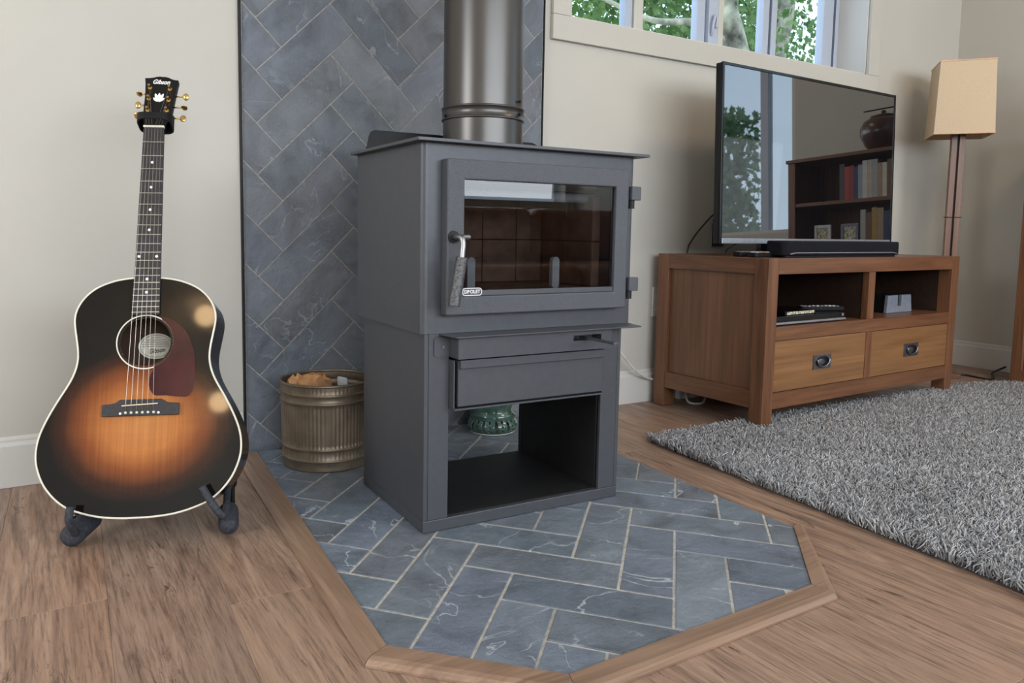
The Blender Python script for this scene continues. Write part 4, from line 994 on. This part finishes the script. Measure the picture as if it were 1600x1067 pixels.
for i in range(6):
    px, pz = posts[i]; T = lambda x, y, z: HS @ Vector((x, y, z))
    pk = obj('tuner', tube(bmesh.new(), [T(px, -.0002, pz), T(px, -.003, pz), T(px, -.0031, pz), T(px, -.014, pz)], [.0056, .0050, .0026, .0030], 14), gold, GT, smooth=False)
    sg = -1 if i < 3 else 1; bxx, bz = btns[i]; ex = .034
    obj('tuner_shaft', tube(bmesh.new(), [T(sg*.030, .008, bz), T(bxx, .008, bz)], .0020, 8), gold, pk, smooth=True)
    bm = bmesh.new(); bmesh.ops.create_uvsphere(bm, u_segments=16, v_segments=10, radius=1)
    aa = (.9, .4, 1.5, .5, 1.45, .2)[i]
    for v in bm.verts: v.co = HS @ (Vector((bxx+sg*.0045, .008, bz))+Matrix.Rotation(aa, 3, 'X') @ Vector((v.co.x*.0068, v.co.y*.0026, v.co.z*.0085)))
    obj('tuner_button', bm, gold, pk, smooth=True)
    pts = [Vector((bri[i], -.0100, .2185)), Vector((bri[i]*.97-.0005, -.0124, .2340)), Vector((nutx[i], -.0100, NV+.002)), HS @ Vector((px, -.009, pz))]
    obj('string', tube(bmesh.new(), pts, .00048-.00004*i, 5), string_metal, GT, smooth=True)

# ------------------------------------------------------------------ guitar stand
GS = thing('guitar_stand', 'black foam padded guitar stand holding the sunburst guitar', 'guitar stand', (.20, -.40, 0))
def rel(pts): return [(x-.20, y+.40, z) for x, y, z in pts]
def G(x, y, z): p = GM @ Vector((x, y, z)); return (p.x, p.y, p.z)
def tp(name, pts, r, mat, n=14, sm=6, parent=GS): return obj(name, tube(bmesh.new(), smooth_path(rel(pts), sm) if sm else rel(pts), r, n), mat, parent, smooth=True)
HUB = (.245, -.33, .135)
def capsule(name, a, b, r, mat, parent=GS):
    a, b = Vector(a), Vector(b); d = (b-a).normalized(); P = []; R = []
    for k in range(6): t = k/5*PI/2; P.append(a-d*r*math.cos(t)*.8); R.append(max(.001, r*math.sin(t)))
    for k in range(6): t = k/5*PI/2; P.append(b+d*r*math.sin(t)*.8); R.append(max(.001, r*math.cos(t)))
    return obj(name, tube(bmesh.new(), rel([tuple(p) for p in P]), R, 16), mat, parent, smooth=True)
# tripod legs with rubber caps
l1 = tp('leg', [(.075, -.478, .030), (.13, -.42, .060), (.20, -.36, .105), HUB], .011, black_gloss)
capsule('rubber_foot', (.056, -.500, .0245), (.095, -.455, .0395), .0235, foam, l1)
l2 = tp('leg', [(.362, -.575, .030), (.372, -.53, .058), (.384, -.478, .092)], .0125, black_gloss)
capsule('rubber_foot', (.3565, -.592, .0225), (.364, -.556, .042), .0215, foam, l2)
capsule('leg_joint', (.381, -.492, .084), (.387, -.462, .103), .0170, black_matt, l2)
tp('brace', [(.385, -.462, .100), (.33, -.37, .118), HUB], .010, black_gloss)
l3 = tp('leg', [HUB, (.262, -.22, .07), (.275, -.13, .022)], .011, black_gloss)
capsule('rubber_foot', (.274, -.135, .022), (.277, -.115, .0205), .017, foam, l3)
tp('crossbar', [(.062, -.455, .046), (.14, -.40, .085), (.245, -.345, .115)], .008, black_gloss)
# cradle arms in foam, hooking round the front of the body
tp('cradle_arm', [G(-.122, -.028, .030), G(-.124, -.026, .004), (.060, -.537, .046), (.063, -.515, .036), (.070, -.47, .040), (.12, -.41, .072)], .0078, foam, sm=5)
tp('cradle_arm', [G(.132, -.028, .058), G(.146, -.026, .034), G(.166, -.024, .004), G(.176, .0, -.002), (.362, -.560, .092), (.378, -.500, .104), (.36, -.42, .11)], .0078, foam, sm=5)
up = G(0, .050, .846)
tp('upright', [HUB, G(-.030, .150, .30), G(-.036, .145, .55), G(-.012, .062, .80), up], .0095, black_gloss, sm=4)
# neck yoke: padded loop around the base of the headstock
bm = bmesh.new(); loop = rrect(-.0345, .0345, -.0200, .0340, .019, 6); rows = []
for hh_, gr in ((0, 0), (0, 1), (1, 1), (1, 0)):
    rw = []
    for x, y in loop:
        k = (y+.020)/.055; zc = .889-.001*k; h2 = .0085+.011*min(1, k*1.3); s_ = 1+(.10 if gr else 0)
        rw.append(bm.verts.new(Vector(G(x*s_, .0075+(y-.0075)*(1+(.16 if gr else 0)), zc+(h2 if hh_ else -h2)))-Vector((.20, -.40, 0))))
    rows.append(rw)
for a, b in zip(rows, rows[1:]+rows[:1]):
    for i in range(len(loop)): bm.faces.new((a[i], a[(i+1) % len(loop)], b[(i+1) % len(loop)], b[i]))
obj('neck_yoke', bm, black_matt, GS, .002)

# ------------------------------------------------------------------ trees outside
def leaves(name, n, centre, half_, size, mat, parent, holes=0.5, seed=1):
    g = np.random.default_rng(seed); P = g.uniform(-1, 1, (n*2, 3))*np.array(half_)+np.array(centre)
    den = np.sin(P[:, 0]*3.1+1.3*seed)*np.sin(P[:, 2]*4.3+.7*seed)+.6*np.sin(P[:, 0]*7.7+P[:, 2]*5.9+seed)
    P = P[den > holes][:n]; m = len(P)
    shape = np.array([(0, -.5), (.28, -.22), (.55, -.12), (.33, .12), (.38, .42), (.1, .3), (0, .6), (-.1, .3), (-.38, .42), (-.33, .12), (-.55, -.12), (-.28, -.22)])
    a = g.uniform(0, 2*PI, m); b = g.uniform(-.9, .9, m); c_ = g.uniform(-.8, .8, m); s = g.uniform(.7, 1.3, m)*size
    x = shape[None, :, 0]*s[:, None]; y = shape[None, :, 1]*s[:, None]
    x1 = x*np.cos(a)[:, None]-y*np.sin(a)[:, None]; z1 = x*np.sin(a)[:, None]+y*np.cos(a)[:, None]
    y1 = z1*np.sin(b)[:, None]+x1*np.sin(c_)[:, None]; z1 = z1*np.cos(b)[:, None]; x1 = x1*np.cos(c_)[:, None]
    V = np.stack([x1+P[:, 0:1], y1+P[:, 1:2], z1+P[:, 2:3]], 2)
    me = bpy.data.meshes.new(name); k = 12
    me.vertices.add(m*k); me.vertices.foreach_set('co', V.reshape(-1)); me.loops.add(m*k); me.loops.foreach_set('vertex_index', np.arange(m*k, dtype=np.int32))
    me.polygons.add(m); me.polygons.foreach_set('loop_start', (np.arange(m)*k).astype(np.int32)); me.update(calc_edges=True); me.materials.append(mat)
    o = link(bpy.data.objects.new(name, me), parent); o['kind'] = 'stuff'; return o
GZ = -1.5
def tree(label, base, path, r0, r1, branches, canopy, n, size, mat, seed, holes):
    t = thing('tree', label, 'tree', base)
    P = smooth_path(path, 8); obj('trunk', tube(bmesh.new(), P, [r0+(r1-r0)*i/(len(P)-1) for i in range(len(P))], 14), bark, t, smooth=True)
    for b in branches:
        Q = smooth_path(b, 6); obj('branch', tube(bmesh.new(), Q, [.05*(1-.7*i/(len(Q)-1)) for i in range(len(Q))], 8), bark, t, smooth=True)
    leaves('foliage', n, canopy[0], canopy[1], size, mat, t, holes, seed)
tree('leafy maple with thick mossy trunk outside the middle of the window', (6.4, 3.2, GZ), [(.35, 0, 0), (.15, 0, 2.5), (-.22, 0, 3.85), (-.52, 0, 4.6), (-.8, 0, 6)], .17, .11,
     [[(-.3, 0, 4.0), (-.9, -.1, 4.15), (-1.5, -.1, 4.1), (-2.3, 0, 4.3)]], ((-1.1, .85, 4.6), (2.1, .75, 1.9)), 9000, .075, leaf_mat, 1, -.15)
tree('leafy maple with slim pale trunk outside the right of the window', (8.1, 4.4, GZ), [(0, 0, 0), (.05, 0, 2.5), (.12, 0, 4.2), (.30, 0, 5.2), (.35, 0, 7)], .13, .09,
     [[(.15, 0, 4.4), (.7, 0, 4.25), (1.4, .1, 4.3)]], ((.4, .95, 5.1), (2.2, .8, 1.9)), 8000, .085, leaf_mat, 2, .05)
tree('dense green tree farther back outside the left of the window', (5.4, 6.6, GZ), [(0, 0, 0), (0, 0, 3), (.1, 0, 6.5)], .14, .08, [], ((-.2, 0, 5.6), (2.4, .8, 2.2)), 9000, .10, leaf_lime, 3, -.35)
tree('dark conical tree beyond the right side window', (9.4, -6.75, GZ), [(0, 0, 0), (0, .1, 2), (0, 0, 3.9)], .12, .05, [], ((0, 0, 2.1), (.8, 1.0, 2.3)), 14000, .11, leaf_dark, 4, -1.2)
tree('low green bush beyond the right side window', (9.6, -4.9, GZ), [(0, 0, 0), (0, .1, 1), (0, 0, 2.0)], .06, .03, [], ((0, 0, 1.1), (.7, .9, 1.15)), 3800, .10, leaf_dark, 5, -.5)
struct(obj('ground_outside', B(XR+.3, 40, -30, 30, GZ-.1, GZ), plain('lawn', (.10, .17, .06), .9, var=.2, scale=3)))
